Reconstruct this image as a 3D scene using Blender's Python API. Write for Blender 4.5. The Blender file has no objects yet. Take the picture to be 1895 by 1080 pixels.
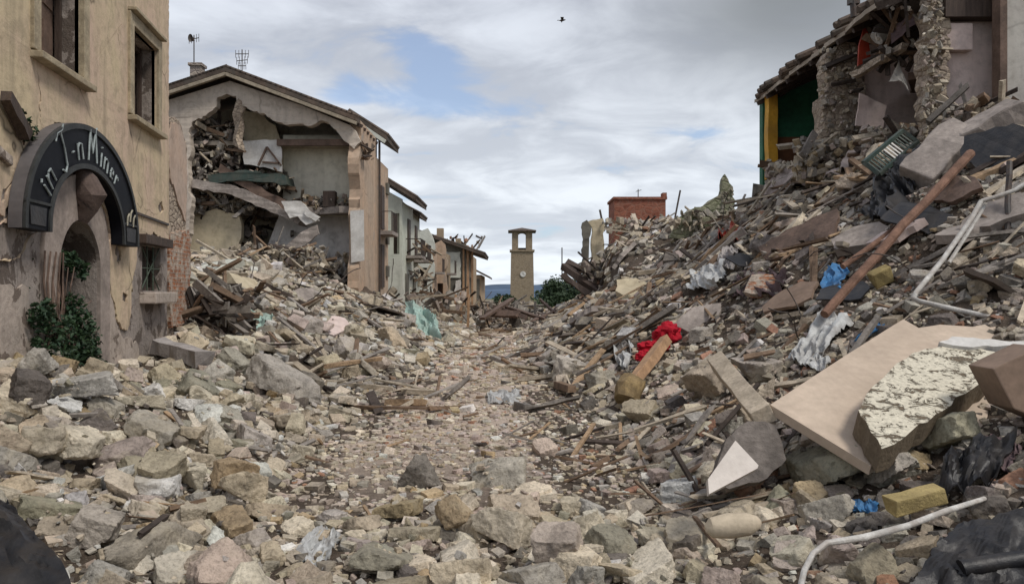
import bpy, bmesh, math, random
import numpy as np
from mathutils import Vector, Matrix, Euler, noise as mnoise
from mathutils.geometry import tessellate_polygon

random.seed(7)
RNG = np.random.default_rng(11)
SC = bpy.context.scene
COL = SC.collection

# ------------------------------------------------------------------ camera
F, CX, CY, CH = 1474.0, 947.5, 540.0, 1.7
cam_d = bpy.data.cameras.new('camera')
cam = bpy.data.objects.new('camera', cam_d)
COL.objects.link(cam)
cam.location = (0, 0, CH)
cam.rotation_euler = (math.radians(90), 0, 0)
cam_d.sensor_width = 36.0
cam_d.lens = F / 1895.0 * 36.0
cam_d.clip_start = 0.05
cam_d.clip_end = 20000
SC.camera = cam

# ------------------------------------------------------------------ light
SUN_EL, SUN_AZ = math.radians(52), math.radians(129)     # azimuth clockwise from +Y: to the right, a little behind the camera
world = bpy.data.worlds.new("World")
SC.world = world
world.use_nodes = True
wn, wl = world.node_tree.nodes, world.node_tree.links
wn.clear()
w_out = wn.new('ShaderNodeOutputWorld')
w_bg = wn.new('ShaderNodeBackground')
SKY_STRENGTH = 0.1
w_bg.inputs['Strength'].default_value = SKY_STRENGTH
sky = wn.new('ShaderNodeTexSky')
sky.sky_type = 'NISHITA'
sky.sun_disc = False
sky.sun_elevation = SUN_EL
sky.sun_rotation = SUN_AZ
sky.air_density = 1.0
sky.dust_density = 1.5


def wmath(op, a, b=None, c=None):
    n = wn.new('ShaderNodeMath')
    n.operation = op
    for i, v in enumerate((a, b, c)):
        if v is None:
            continue
        if isinstance(v, (int, float)):
            n.inputs[i].default_value = v
        else:
            wl.new(v, n.inputs[i])
    return n.outputs[0]


def wnoise(vec, scale, detail, rough, dist=0.0):
    n = wn.new('ShaderNodeTexNoise')
    n.inputs['Scale'].default_value = scale
    n.inputs['Detail'].default_value = detail
    n.inputs['Roughness'].default_value = rough
    n.inputs['Distortion'].default_value = dist
    wl.new(vec, n.inputs['Vector'])
    return n.outputs['Fac']


def wramp(fac, stops):
    n = wn.new('ShaderNodeValToRGB')
    wl.new(fac, n.inputs['Fac'])
    cr = n.color_ramp
    cr.interpolation = 'EASE'
    while len(cr.elements) < len(stops):
        cr.elements.new(0.5)
    for e, (p, c) in zip(cr.elements, stops):
        e.position = p
        e.color = (c[0], c[1], c[2], 1) if isinstance(c, (tuple, list)) else (c, c, c, 1)
    return n.outputs['Color']


def wmix(fac, a, b, mode='MIX'):
    n = wn.new('ShaderNodeMix')
    n.data_type = 'RGBA'
    n.blend_type = mode
    for sock, v in ((n.inputs[0], fac), (n.inputs[6], a), (n.inputs[7], b)):
        if isinstance(v, (int, float)):
            sock.default_value = v
        elif isinstance(v, tuple):
            sock.default_value = (v[0], v[1], v[2], 1)
        else:
            wl.new(v, sock)
    return n.outputs[2]


w_tc = wn.new('ShaderNodeTexCoord')
w_sep = wn.new('ShaderNodeSeparateXYZ')
wl.new(w_tc.outputs['Generated'], w_sep.inputs[0])
dx, dy, dz = w_sep.outputs
zz = wmath('ADD', wmath('MAXIMUM', dz, 0.0), 0.16)
w_comb = wn.new('ShaderNodeCombineXYZ')            # a flat cloud layer seen from below
wl.new(wmath('DIVIDE', dx, zz), w_comb.inputs[0])
wl.new(wmath('DIVIDE', dy, zz), w_comb.inputs[1])
w_comb.inputs[2].default_value = 3.7
cvec = w_comb.outputs[0]
n_big = wnoise(cvec, 0.9, 7, 0.52, 0.4)
n_fine = wnoise(cvec, 2.6, 8, 0.56, 0.5)
n_shape = wmath('ADD', wmath('MULTIPLY', n_big, 0.5), wmath('MULTIPLY', n_fine, 0.5))
# clouds: grey lavender undersides, paler towards the horizon
zen = wmath('MULTIPLY', wmath('MINIMUM', wmath('MAXIMUM', dz, 0.0), 0.5), 2.0)
cl_dark = wmix(zen, (0.44, 0.475, 0.52), (0.225, 0.24, 0.29))
cl_light = wmix(zen, (0.61, 0.65, 0.685), (0.42, 0.445, 0.51))
shade = wramp(n_shape, [(0.40, 0.0), (0.60, 1.0)])
cloud = wmix(shade, cl_dark, cl_light)
# a heavier bank of cloud high on the right, a break of blue a little left of the street
ax = wmath('DIVIDE', dx, wmath('MAXIMUM', dy, 0.05))
az_ = wmath('DIVIDE', dz, wmath('MAXIMUM', dy, 0.05))


def blob(u0, v0, su, sv, rot=0.0):
    du = wmath('SUBTRACT', ax, u0)
    dv = wmath('SUBTRACT', az_, v0)
    if rot:
        du2 = wmath('ADD', wmath('MULTIPLY', du, math.cos(rot)), wmath('MULTIPLY', dv, math.sin(rot)))
        dv = wmath('SUBTRACT', wmath('MULTIPLY', dv, math.cos(rot)), wmath('MULTIPLY', du, math.sin(rot)))
        du = du2
    q = wmath('ADD', wmath('POWER', wmath('ABSOLUTE', wmath('DIVIDE', du, su)), 2.0),
              wmath('POWER', wmath('ABSOLUTE', wmath('DIVIDE', dv, sv)), 2.0))
    front = wmath('GREATER_THAN', dy, 0.05)
    return wmath('MULTIPLY', wmath('POWER', 2.718, wmath('MULTIPLY', q, -1.0)), front)


bank = blob(0.36, 0.37, 0.20, 0.12)
cloud = wmix(wmath('MULTIPLY', bank, wmath('ADD', 0.62, wmath('MULTIPLY', n_fine, 0.6))), cloud, (0.165, 0.178, 0.19))
gapm = wmath('MAXIMUM', blob(-0.13, 0.24, 0.12, 0.024, -0.15), wmath('MULTIPLY', blob(-0.10, 0.29, 0.06, 0.035, -0.5), 0.6))
gapm = wmath('MAXIMUM', gapm, wmath('MULTIPLY', blob(-0.20, 0.245, 0.06, 0.02), 1.0))
gapm = wmath('MAXIMUM', gapm, wmath('MULTIPLY', blob(0.24, 0.20, 0.12, 0.012), 0.5))
gap = wmath('ADD', wmath('MULTIPLY', gapm, 1.25), wmath('MULTIPLY', wmath('SUBTRACT', 0.5, n_fine), 3.2))
gap = wramp(gap, [(0.30, 0.0), (1.0, 1.0)])
sky_t = wmix(1.0, sky.outputs['Color'], (0.72, 0.92, 1.12), 'MULTIPLY')
scl = wn.new('ShaderNodeVectorMath')
scl.operation = 'SCALE'
wl.new(cloud, scl.inputs[0])
scl.inputs['Scale'].default_value = 1.0 / SKY_STRENGTH
hazy = wmix(0.52, sky_t, scl.outputs[0])
final = wmix(gap, scl.outputs[0], hazy)
wl.new(final, w_bg.inputs['Color'])
wl.new(w_bg.outputs[0], w_out.inputs['Surface'])

sun_d = bpy.data.lights.new('sun', 'SUN')
sun_d.energy = 1.5
sun_d.angle = math.radians(14)
sun_d.color = (1.0, 0.95, 0.88)
sun = bpy.data.objects.new('sun', sun_d)
COL.objects.link(sun)
sdir = Vector((math.sin(SUN_AZ) * math.cos(SUN_EL), math.cos(SUN_AZ) * math.cos(SUN_EL), math.sin(SUN_EL)))
sun.rotation_euler = sdir.to_track_quat('Z', 'Y').to_euler()
sun.location = (0, -10, 40)

SC.view_settings.view_transform = 'Standard'
SC.view_settings.look = 'None'
SC.view_settings.gamma = 1
SC.view_settings.exposure = 0.68
SC.cycles.use_denoising = True
SC.cycles.max_bounces = 4

# ------------------------------------------------------------------ helpers


def P(px, py, D):
    return Vector(((px - CX) / F * D, D, CH - (py - CY) / F * D))


def to_px(v):
    return (CX + v[0] / v[1] * F, CY - (v[2] - CH) / v[1] * F)


class Plane:
    """a plane through three world points; at(px,py) meets it with the sight line"""
    def __init__(self, a, b, c):
        self.a = Vector(a)
        self.n = (Vector(b) - Vector(a)).cross(Vector(c) - Vector(a)).normalized()
        if self.n.y > 0:
            self.n = -self.n

    def at(self, px, py, off=0.0):
        d = Vector(((px - CX) / F, 1.0, -(py - CY) / F))
        o = Vector((0, 0, CH))
        t = (self.a + self.n * off - o).dot(self.n) / d.dot(self.n)
        return o + d * t


def tag(o, label=None, cat=None, group=None, kind=None):
    if label:
        o['label'] = label
    if cat:
        o['category'] = cat
    if group:
        o['group'] = group
    if kind:
        o['kind'] = kind
    return o


def thing(name, label, cat, loc=(0, 0, 0), group=None):
    o = bpy.data.objects.new(name, None)
    o.empty_display_size = 0.2
    COL.objects.link(o)
    o.location = loc
    return tag(o, label, cat, group)


def frame_of(d, up=Vector((0, 0, 1))):
    z = d.normalized()
    x = up.cross(z)
    if x.length < 1e-4:
        x = Vector((1, 0, 0))
    x.normalize()
    y = z.cross(x)
    return Matrix((x, y, z)).transposed()


class MB:
    def __init__(self):
        self.v, self.f = [], []

    def add(self, vs, fs):
        n = len(self.v)
        self.v += [Vector(p) for p in vs]
        self.f += [tuple(i + n for i in q) for q in fs]
        return self

    def box(self, c, size, rot=None, taper=1.0):
        hx, hy, hz = size[0] / 2, size[1] / 2, size[2] / 2
        pts = []
        for z, t in ((-hz, 1.0), (hz, taper)):
            for x, y in ((-hx, -hy), (hx, -hy), (hx, hy), (-hx, hy)):
                q = Vector((x * t, y * t, z))
                if rot is not None:
                    q = rot @ q
                pts.append(q + Vector(c))
        return self.add(pts, [(3, 2, 1, 0), (4, 5, 6, 7), (0, 1, 5, 4), (1, 2, 6, 5), (2, 3, 7, 6), (3, 0, 4, 7)])

    def lohi(self, a, b):
        a, b = Vector(a), Vector(b)
        return self.box((a + b) / 2, (abs(b.x - a.x), abs(b.y - a.y), abs(b.z - a.z)))

    def beam(self, a, b, w, h, roll=0.0, rough=0.0, seg=1, taper=1.0):
        a, b = Vector(a), Vector(b)
        R = frame_of(b - a) @ Matrix.Rotation(roll, 3, 'Z')
        rings = []
        for k in range(seg + 1):
            t = k / seg
            c = a.lerp(b, t)
            s = 1 + (taper - 1) * t
            ring = []
            for x, y in ((-1, -1), (1, -1), (1, 1), (-1, 1)):
                j = Vector((random.uniform(-1, 1), random.uniform(-1, 1), 0)) * rough
                jz = random.uniform(-1, 1) * rough * 3 if k in (0, seg) else 0
                ring.append(c + R @ (Vector((x * w / 2 * s, y * h / 2 * s, jz)) + j))
            rings.append(ring)
        vs = [p for r in rings for p in r]
        fs = [(3, 2, 1, 0), tuple(seg * 4 + i for i in range(4))]
        for k in range(seg):
            for i in range(4):
                j = (i + 1) % 4
                fs.append((k * 4 + i, k * 4 + j, k * 4 + 4 + j, k * 4 + 4 + i))
        return self.add(vs, fs)

    def tube(self, pts, r, n=8, r1=None, cap=True):
        pts = [Vector(p) for p in pts]
        m = len(pts)
        vs, fs = [], []
        ref = Vector((0.13, 0.21, 1)).normalized()
        for k, p in enumerate(pts):
            d = (pts[min(k + 1, m - 1)] - pts[max(k - 1, 0)])
            R = frame_of(d, ref)
            rr = r if r1 is None else r + (r1 - r) * k / (m - 1)
            if isinstance(r, (list, tuple)):
                rr = r[k]
            for i in range(n):
                a = 2 * math.pi * i / n
                vs.append(p + R @ Vector((math.cos(a) * rr, math.sin(a) * rr, 0)))
        for k in range(m - 1):
            for i in range(n):
                j = (i + 1) % n
                fs.append((k * n + i, k * n + j, (k + 1) * n + j, (k + 1) * n + i))
        if cap:
            fs.append(tuple(range(n))[::-1])
            fs.append(tuple((m - 1) * n + i for i in range(n)))
        return self.add(vs, fs)

    def polyslab(self, outer, holes, mapf, t):
        """2-D polygon with holes, given thickness; mapf(u, v, w) with w = 0 front and t back"""
        loops = [list(outer)] + [list(h) for h in holes]
        tris = tessellate_polygon([[Vector((p[0], p[1], 0)) for p in lp] for lp in loops])
        flat = [p for lp in loops for p in lp]
        n = len(flat)
        vs = [mapf(p[0], p[1], 0) for p in flat] + [mapf(p[0], p[1], t) for p in flat]
        fs = []
        for a, b, c in tris:
            pa, pb, pc = flat[a], flat[b], flat[c]
            ar = (pb[0] - pa[0]) * (pc[1] - pa[1]) - (pc[0] - pa[0]) * (pb[1] - pa[1])
            if abs(ar) < 1e-9:
                continue
            if ar < 0:
                b, c = c, b
            fs.append((a, b, c))
            fs.append((n + a, n + c, n + b))
        o = 0
        for lp in loops:
            m = len(lp)
            for i in range(m):
                j = (i + 1) % m
                fs.append((o + i, o + j, n + o + j, n + o + i))
            o += m
        return self.add(vs, fs)

    def build(self, name, m, parent=None, smooth=False, bevel=0.0, recalc=True, jitter=0.0):
        me = bpy.data.meshes.new(name)
        loc = Vector((0, 0, 0))
        if parent is not None:
            loc = parent.location
        elif self.v:
            c = sum(self.v, Vector()) / len(self.v)
            loc = c
        wparent = parent
        if parent is not None:
            loc = Vector((0, 0, 0))
            q = parent
            while q is not None:
                loc = loc + q.location
                q = q.parent
        me.from_pydata([tuple(p - loc) for p in self.v], [], self.f)
        if recalc or bevel or jitter:
            bm = bmesh.new()
            bm.from_mesh(me)
            if recalc:
                bmesh.ops.recalc_face_normals(bm, faces=bm.faces)
            if bevel:
                es = [e for e in bm.edges if len(e.link_faces) == 2 and e.calc_face_angle(0) > 0.5]
                bmesh.ops.bevel(bm, geom=es, offset=bevel, segments=2, profile=0.6, affect='EDGES')
            if jitter:
                for v in bm.verts:
                    v.co += mnoise.noise_vector(v.co * 7.3) * jitter
            bm.to_mesh(me)
            bm.free()
        if smooth:
            me.polygons.foreach_set('use_smooth', [True] * len(me.polygons))
            me.set_sharp_from_angle(angle=math.radians(40))
        me.materials.append(m)
        o = bpy.data.objects.new(name, me)
        COL.objects.link(o)
        if wparent is None:
            o.location = loc
        else:
            o.parent = wparent
        return o


def rag(poly, amp=0.05, step=0.25, seed=0, skip=()):
    """roughen the edges of a polygon; skip = indices of edges kept straight"""
    rd = random.Random(seed)
    out = []
    m = len(poly)
    for i in range(m):
        a, b = poly[i], poly[(i + 1) % m]
        out.append((a[0], a[1]))
        if i in skip:
            continue
        L = math.hypot(b[0] - a[0], b[1] - a[1])
        k = int(L / step)
        nx, ny = -(b[1] - a[1]) / max(L, 1e-6), (b[0] - a[0]) / max(L, 1e-6)
        for j in range(1, k):
            t = (j + rd.uniform(-0.3, 0.3)) / k
            d = rd.uniform(-amp, amp)
            out.append((a[0] + (b[0] - a[0]) * t + nx * d, a[1] + (b[1] - a[1]) * t + ny * d))
    return out


# ------------------------------------------------------------------ materials
class NT:
    def __init__(self, name, rough=0.9, spec=0.3):
        self.m = bpy.data.materials.new(name)
        self.m.use_nodes = True
        self.t = self.m.node_tree
        self.b = self.t.nodes['Principled BSDF']
        self.b.inputs['Roughness'].default_value = rough
        self.b.inputs['Specular IOR Level'].default_value = spec
        self.geo = self.t.nodes.new('ShaderNodeNewGeometry').outputs['Position']
        self.tc = self.t.nodes.new('ShaderNodeTexCoord')

    def link(self, v, sock):
        if isinstance(v, (int, float)):
            sock.default_value = v
        elif isinstance(v, (tuple, list)):
            sock.default_value = (v[0], v[1], v[2], 1) if len(sock.default_value) == 4 else v
        else:
            self.t.links.new(v, sock)

    def math(self, op, a, b=0.0, clamp=False):
        n = self.t.nodes.new('ShaderNodeMath')
        n.operation = op
        n.use_clamp = clamp
        self.link(a, n.inputs[0])
        self.link(b, n.inputs[1])
        return n.outputs[0]

    def scale(self, vec, s):
        n = self.t.nodes.new('ShaderNodeMapping')
        self.link(vec, n.inputs['Vector'])
        n.inputs['Scale'].default_value = s
        return n.outputs[0]

    def noise(self, scale, detail=5, rough=0.55, vec=None, dist=0.0):
        n = self.t.nodes.new('ShaderNodeTexNoise')
        n.inputs['Scale'].default_value = scale
        n.inputs['Detail'].default_value = detail
        n.inputs['Roughness'].default_value = rough
        n.inputs['Distortion'].default_value = dist
        self.link(vec if vec is not None else self.geo, n.inputs['Vector'])
        return n.outputs['Fac']

    def voro(self, scale, feature='F1', vec=None, rnd=1.0):
        n = self.t.nodes.new('ShaderNodeTexVoronoi')
        n.feature = feature
        n.inputs['Scale'].default_value = scale
        n.inputs['Randomness'].default_value = rnd
        self.link(vec if vec is not None else self.geo, n.inputs['Vector'])
        return n

    def ramp(self, fac, stops, interp='LINEAR'):
        n = self.t.nodes.new('ShaderNodeValToRGB')
        self.link(fac, n.inputs['Fac'])
        cr = n.color_ramp
        cr.interpolation = interp
        while len(cr.elements) < len(stops):
            cr.elements.new(0.5)
        for e, (p, c) in zip(cr.elements, stops):
            e.position = p
            e.color = (c[0], c[1], c[2], 1) if isinstance(c, (tuple, list)) else (c, c, c, 1)
        return n.outputs['Color']

    def mix(self, fac, a, b, mode='MIX'):
        n = self.t.nodes.new('ShaderNodeMix')
        n.data_type = 'RGBA'
        n.blend_type = mode
        self.link(fac, n.inputs[0])
        self.link(a, n.inputs[6])
        self.link(b, n.inputs[7])
        return n.outputs[2]

    def bump(self, h, strength=0.5, dist=0.02, prev=None):
        n = self.t.nodes.new('ShaderNodeBump')
        n.inputs['Strength'].default_value = strength
        n.inputs['Distance'].default_value = dist
        self.link(h, n.inputs['Height'])
        if prev is not None:
            self.link(prev, n.inputs['Normal'])
        return n.outputs[0]

    def done(self, color, normal=None):
        self.link(color, self.b.inputs['Base Color'])
        if normal is not None:
            self.t.links.new(normal, self.b.inputs['Normal'])
        return self.m


def mat_stone(name, source):
    k = NT(name, 0.92, 0.2)
    if source == 'OBJ':
        base = k.t.nodes.new('ShaderNodeObjectInfo').outputs['Color']
    else:
        a = k.t.nodes.new('ShaderNodeAttribute')
        a.attribute_name = 'tint'
        base = a.outputs['Color']
    n1 = k.noise(5.0, 6, 0.6)
    n2 = k.noise(38.0, 5, 0.7)
    n3 = k.noise(2.3, 5, 0.6, dist=0.6)
    c = k.mix(1.0, base, k.ramp(n1, [(0.25, 0.48), (0.5, 1.0), (0.75, 1.35)]), 'MULTIPLY')
    c = k.mix(1.0, c, k.ramp(n2, [(0.28, 0.5), (0.5, 1.0), (0.8, 1.25)]), 'MULTIPLY')
    c = k.mix(k.ramp(n3, [(0.54, 0.0), (0.68, 0.5)]), c, (0.44, 0.38, 0.28))      # pale mortar and dust left on the stone
    n4 = k.noise(7.5, 6, 0.7, dist=0.3)
    c = k.mix(k.ramp(n4, [(0.62, 0.0), (0.72, 0.6)]), c, (0.10, 0.085, 0.06))       # dark weathering stains
    h = k.math('ADD', k.math('MULTIPLY', n2, 0.5), k.noise(11.0, 7, 0.65))
    return k.done(c, k.bump(h, 0.85, 0.035))


def mat_plaster(name, c1, c2, dark, streak=0.5, crack=0.6, bump=0.25, patch=0.0, patch_col=(0.25, 0.21, 0.18), scale=1.0):
    k = NT(name, 0.93, 0.15)
    n1 = k.noise(0.9 * scale, 5, 0.6)
    n2 = k.noise(9 * scale, 6, 0.65)
    c = k.mix(k.ramp(n1, [(0.38, 0.0), (0.62, 1.0)]), c1, c2)
    c = k.mix(1.0, c, k.ramp(n2, [(0.25, 0.72), (0.5, 1.0), (0.8, 1.1)]), 'MULTIPLY')
    if streak:
        n3 = k.noise(1.0, 5, 0.6, k.scale(k.geo, (5.0 * scale, 5.0 * scale, 0.35 * scale)))
        c = k.mix(k.math('MULTIPLY', k.ramp(n3, [(0.5, 0.0), (0.75, 1.0)]), streak), c, dark)
    n5 = k.noise(2.2 * scale, 7, 0.7, dist=0.8)
    c = k.mix(k.math('MULTIPLY', k.ramp(n5, [(0.52, 0.0), (0.66, 1.0)]), 0.55), c, dark)
    if crack:
        wob = k.t.nodes.new('ShaderNodeTexNoise')
        wob.inputs['Scale'].default_value = 3.0 * scale
        k.link(k.geo, wob.inputs['Vector'])
        vv = k.mix(0.14, k.geo, wob.outputs['Color'], 'LINEAR_LIGHT')
        e = k.voro(0.55 * scale, 'DISTANCE_TO_EDGE', vv).outputs['Distance']
        msk = k.math('MULTIPLY', k.ramp(e, [(0.0, 1.0), (0.010, 0.0)]), k.ramp(k.noise(0.7 * scale, 2), [(0.45, 0.0), (0.6, 1.0)]))
        c = k.mix(k.math('MULTIPLY', msk, crack), c, (0.05, 0.04, 0.03))
    if patch:
        n6 = k.noise(1.5 * scale, 6, 0.65, dist=0.4)
        c = k.mix(k.ramp(n6, [(1.0 - patch, 0.0), (1.02 - patch, 1.0)]), c, patch_col)
    h = k.math('ADD', n2, k.math('MULTIPLY', k.noise(45 * scale, 4), 0.4))
    return k.done(c, k.bump(h, bump, 0.02))


def mat_masonry(name, cols, mortar, scale=4.0, bump=0.9):
    k = NT(name, 0.95, 0.15)
    wob = k.t.nodes.new('ShaderNodeTexNoise')
    wob.inputs['Scale'].default_value = 3.0
    wob.inputs['Detail'].default_value = 5
    k.link(k.geo, wob.inputs['Vector'])
    vv = k.mix(0.10, k.scale(k.geo, (1, 1, 1.5)), wob.outputs['Color'], 'LINEAR_LIGHT')
    e = k.voro(scale, 'DISTANCE_TO_EDGE', vv).outputs['Distance']
    cell = k.voro(scale, 'F1', vv).outputs['Color']
    sep = k.t.nodes.new('ShaderNodeSeparateColor')
    k.link(cell, sep.inputs[0])
    st = [(i / max(1, len(cols) - 1), c) for i, c in enumerate(cols)]
    c = k.ramp(sep.outputs[0], st)
    n1 = k.noise(6, 6, 0.65)
    n2 = k.noise(30, 5, 0.7)
    c = k.mix(1.0, c, k.ramp(n1, [(0.25, 0.5), (0.5, 1.0), (0.75, 1.25)]), 'MULTIPLY')
    c = k.mix(1.0, c, k.ramp(n2, [(0.3, 0.7), (0.7, 1.15)]), 'MULTIPLY')
    m = k.ramp(k.math('ADD', e, k.math('MULTIPLY', k.math('SUBTRACT', n1, 0.5), 0.16)), [(0.02, 1.0), (0.09, 0.0)])
    c = k.mix(m, c, mortar)
    h = k.math('ADD', k.math('MULTIPLY', k.ramp(e, [(0.0, 0.0), (0.16, 1.0)]), 1.0), k.math('MULTIPLY', n2, 0.5))
    return k.done(c, k.bump(h, bump, 0.05))


def mat_simple(name, c, var=0.35, scale=6.0, rough=0.8, spec=0.3, bump=0.2, dirt=0.0, dirt_col=(0.16, 0.13, 0.10), stretch=None):
    k = NT(name, rough, spec)
    v = k.scale(k.tc.outputs['Object'], stretch) if stretch else k.geo
    n1 = k.noise(scale, 6, 0.6, v)
    n2 = k.noise(scale * 6, 4, 0.6, v)
    lo, hi = 1 - var, 1 + var * 0.6
    cc = k.mix(1.0, c, k.ramp(n1, [(0.28, lo), (0.72, hi)]), 'MULTIPLY')
    cc = k.mix(1.0, cc, k.ramp(n2, [(0.3, 1 - var * 0.5), (0.7, 1 + var * 0.3)]), 'MULTIPLY')
    if dirt:
        n3 = k.noise(scale * 0.7, 7, 0.7, dist=0.5)
        cc = k.mix(k.math('MULTIPLY', k.ramp(n3, [(0.42, 0.0), (0.62, 1.0)]), dirt), cc, dirt_col)
    return k.done(cc, k.bump(k.math('ADD', n1, n2), bump, 0.02))


def mat_tint_wood(name, source):
    k = NT(name, 0.88, 0.2)
    if source == 'OBJ':
        base = k.t.nodes.new('ShaderNodeObjectInfo').outputs['Color']
    else:
        a = k.t.nodes.new('ShaderNodeAttribute')
        a.attribute_name = 'tint'
        base = a.outputs['Color']
    n1 = k.noise(4.0, 6, 0.65)
    n2 = k.noise(26.0, 5, 0.65)
    c = k.mix(1.0, base, k.ramp(n1, [(0.28, 0.5), (0.5, 1.0), (0.75, 1.25)]), 'MULTIPLY')
    c = k.mix(1.0, c, k.ramp(n2, [(0.3, 0.65), (0.7, 1.2)]), 'MULTIPLY')
    return k.done(c, k.bump(n2, 0.4, 0.015))


def mat_brickwork(name):
    k = NT(name, 0.95, 0.15)
    sep = k.t.nodes.new('ShaderNodeSeparateXYZ')
    wob = k.t.nodes.new('ShaderNodeTexNoise')
    wob.inputs['Scale'].default_value = 9.0
    k.link(k.geo, wob.inputs['Vector'])
    k.link(k.mix(0.03, k.geo, wob.outputs['Color'], 'LINEAR_LIGHT'), sep.inputs[0])
    cmb = k.t.nodes.new('ShaderNodeCombineXYZ')
    k.link(sep.outputs[1], cmb.inputs[0])
    k.link(sep.outputs[2], cmb.inputs[1])
    br = k.t.nodes.new('ShaderNodeTexBrick')
    k.link(cmb.outputs[0], br.inputs['Vector'])
    br.inputs['Scale'].default_value = 1.0
    br.inputs['Brick Width'].default_value = 0.26
    br.inputs['Row Height'].default_value = 0.075
    br.inputs['Mortar Size'].default_value = 0.009
    br.inputs['Mortar Smooth'].default_value = 0.6
    br.inputs['Color1'].default_value = (0.40, 0.16, 0.075, 1)
    br.inputs['Color2'].default_value = (0.30, 0.15, 0.09, 1)
    br.inputs['Mortar'].default_value = (0.42, 0.36, 0.30, 1)
    n = k.noise(5, 6, 0.65, dist=0.4)
    c = k.mix(k.ramp(n, [(0.46, 0.0), (0.56, 1.0)]), br.outputs['Color'], (0.46, 0.385, 0.31))
    c = k.mix(1.0, c, k.ramp(k.noise(14, 6, 0.7), [(0.3, 0.55), (0.7, 1.2)]), 'MULTIPLY')
    return k.done(c, k.bump(k.math('ADD', k.noise(20, 6, 0.7), br.outputs['Fac']), 0.6, 0.02))


M = {}
M['stone_obj'] = mat_stone('stone_obj', 'OBJ')
M['stone_attr'] = mat_stone('stone_attr', 'ATTR')
M['wood_obj'] = mat_tint_wood('wood_obj', 'OBJ')
M['wood_attr'] = mat_tint_wood('wood_attr', 'ATTR')
M['yellow'] = mat_plaster('yellow_plaster', (0.56, 0.455, 0.30), (0.55, 0.415, 0.31), (0.30, 0.245, 0.17), 0.7, 0.8, 0.4, 0.27, (0.40, 0.33, 0.245))
M['rubble_wall'] = mat_masonry('rubble_wall', [(0.22, 0.18, 0.15), (0.36, 0.30, 0.25), (0.28, 0.24, 0.22), (0.42, 0.36, 0.29)], (0.30, 0.26, 0.22), 4.0, 0.6)
M['base_wall'] = mat_plaster('bare_wall_base', (0.34, 0.295, 0.26), (0.29, 0.25, 0.22), (0.14, 0.115, 0.095), 0.55, 0.5, 0.9, 0.47, (0.13, 0.105, 0.088), 1.6)
M['grey_render'] = mat_plaster('grey_render', (0.47, 0.395, 0.335), (0.38, 0.325, 0.275), (0.15, 0.125, 0.10), 0.6, 0.6, 0.7, 0.44, (0.17, 0.135, 0.11), 1.5)
M['trim'] = mat_simple('stone_trim', (0.42, 0.35, 0.24), 0.4, 4, 0.9, 0.2, 0.4, 0.4, (0.2, 0.16, 0.11))
M['dark_wood'] = mat_simple('dark_wood', (0.075, 0.052, 0.04), 0.5, 3, 0.7, 0.3, 0.4, stretch=(8, 8, 0.7))
M['brown_wood'] = mat_simple('brown_wood', (0.15, 0.10, 0.075), 0.5, 3, 0.75, 0.3, 0.4)
M['black'] = mat_simple('black_room_shade', (0.012, 0.011, 0.011), 0.3, 4, 0.9, 0.1, 0.1)  # near-black colour standing in for shade inside the unlit rooms
M['dim_room'] = mat_simple('dim_room', (0.10, 0.085, 0.075), 0.4, 2, 0.9, 0.1, 0.1)
M['iron'] = mat_simple('iron', (0.05, 0.045, 0.042), 0.5, 12, 0.6, 0.4, 0.2, 0.4, (0.14, 0.07, 0.035))
M['pinkplaster'] = mat_plaster('pink_plaster', (0.50, 0.36, 0.27), (0.46, 0.36, 0.29), (0.30, 0.23, 0.18), 0.5, 0.3)
M['brick'] = mat_brickwork('old_brick')
M['gable'] = mat_plaster('gable_render', (0.54, 0.47, 0.395), (0.46, 0.40, 0.335), (0.26, 0.22, 0.185), 0.55, 0.5, 0.4, scale=0.6)
M['tile'] = mat_simple('roof_tile', (0.12, 0.088, 0.068), 0.55, 1.5, 0.9, 0.2, 0.6, 0.6, (0.07, 0.068, 0.06))
M['fascia'] = mat_simple('fascia', (0.33, 0.28, 0.21), 0.4, 2, 0.9, 0.2, 0.2)
M['room_green'] = mat_plaster('room_green_grey', (0.62, 0.595, 0.49), (0.57, 0.54, 0.45), (0.36, 0.33, 0.26), 0.4, 0.2, 0.2, scale=0.5)
M['room_grey'] = mat_plaster('room_grey', (0.60, 0.575, 0.55), (0.55, 0.53, 0.5), (0.2, 0.18, 0.165), 0.4, 0.2, 0.2, scale=0.5)
M['room_cream'] = mat_plaster('room_cream', (0.55, 0.47, 0.32), (0.5, 0.43, 0.31), (0.3, 0.24, 0.16), 0.3, 0.3, 0.2, scale=0.6)
M['concrete'] = mat_simple('broken_concrete', (0.34, 0.295, 0.26), 0.45, 2.2, 0.95, 0.15, 0.7, 0.4, (0.16, 0.135, 0.12))
M['ceil'] = mat_simple('ceiling_board', (0.42, 0.36, 0.29), 0.4, 0.8, 0.95, 0.1, 0.2)
M['white'] = mat_simple('white_paint', (0.66, 0.64, 0.60), 0.25, 2.0, 0.7, 0.3, 0.2, 0.45, (0.30, 0.27, 0.23))
M['peach'] = mat_plaster('peach_plaster', (0.47, 0.335, 0.235), (0.42, 0.33, 0.25), (0.22, 0.17, 0.13), 0.35, 0.5, 0.3, 0.38, (0.33, 0.275, 0.225), 0.6)
M['palegreen'] = mat_plaster('pale_green_plaster', (0.52, 0.54, 0.45), (0.56, 0.55, 0.48), (0.3, 0.29, 0.24), 0.45, 0.3, 0.2, scale=0.35)
M['palewall'] = mat_plaster('pale_wall', (0.60, 0.61, 0.54), (0.52, 0.52, 0.45), (0.28, 0.27, 0.22), 0.5, 0.3, 0.2, scale=0.3)
M['farbrown'] = mat_plaster('far_brown_wall', (0.33, 0.26, 0.18), (0.40, 0.30, 0.2), (0.15, 0.12, 0.09), 0.5, 0.0, 0.2, scale=0.35)
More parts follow.
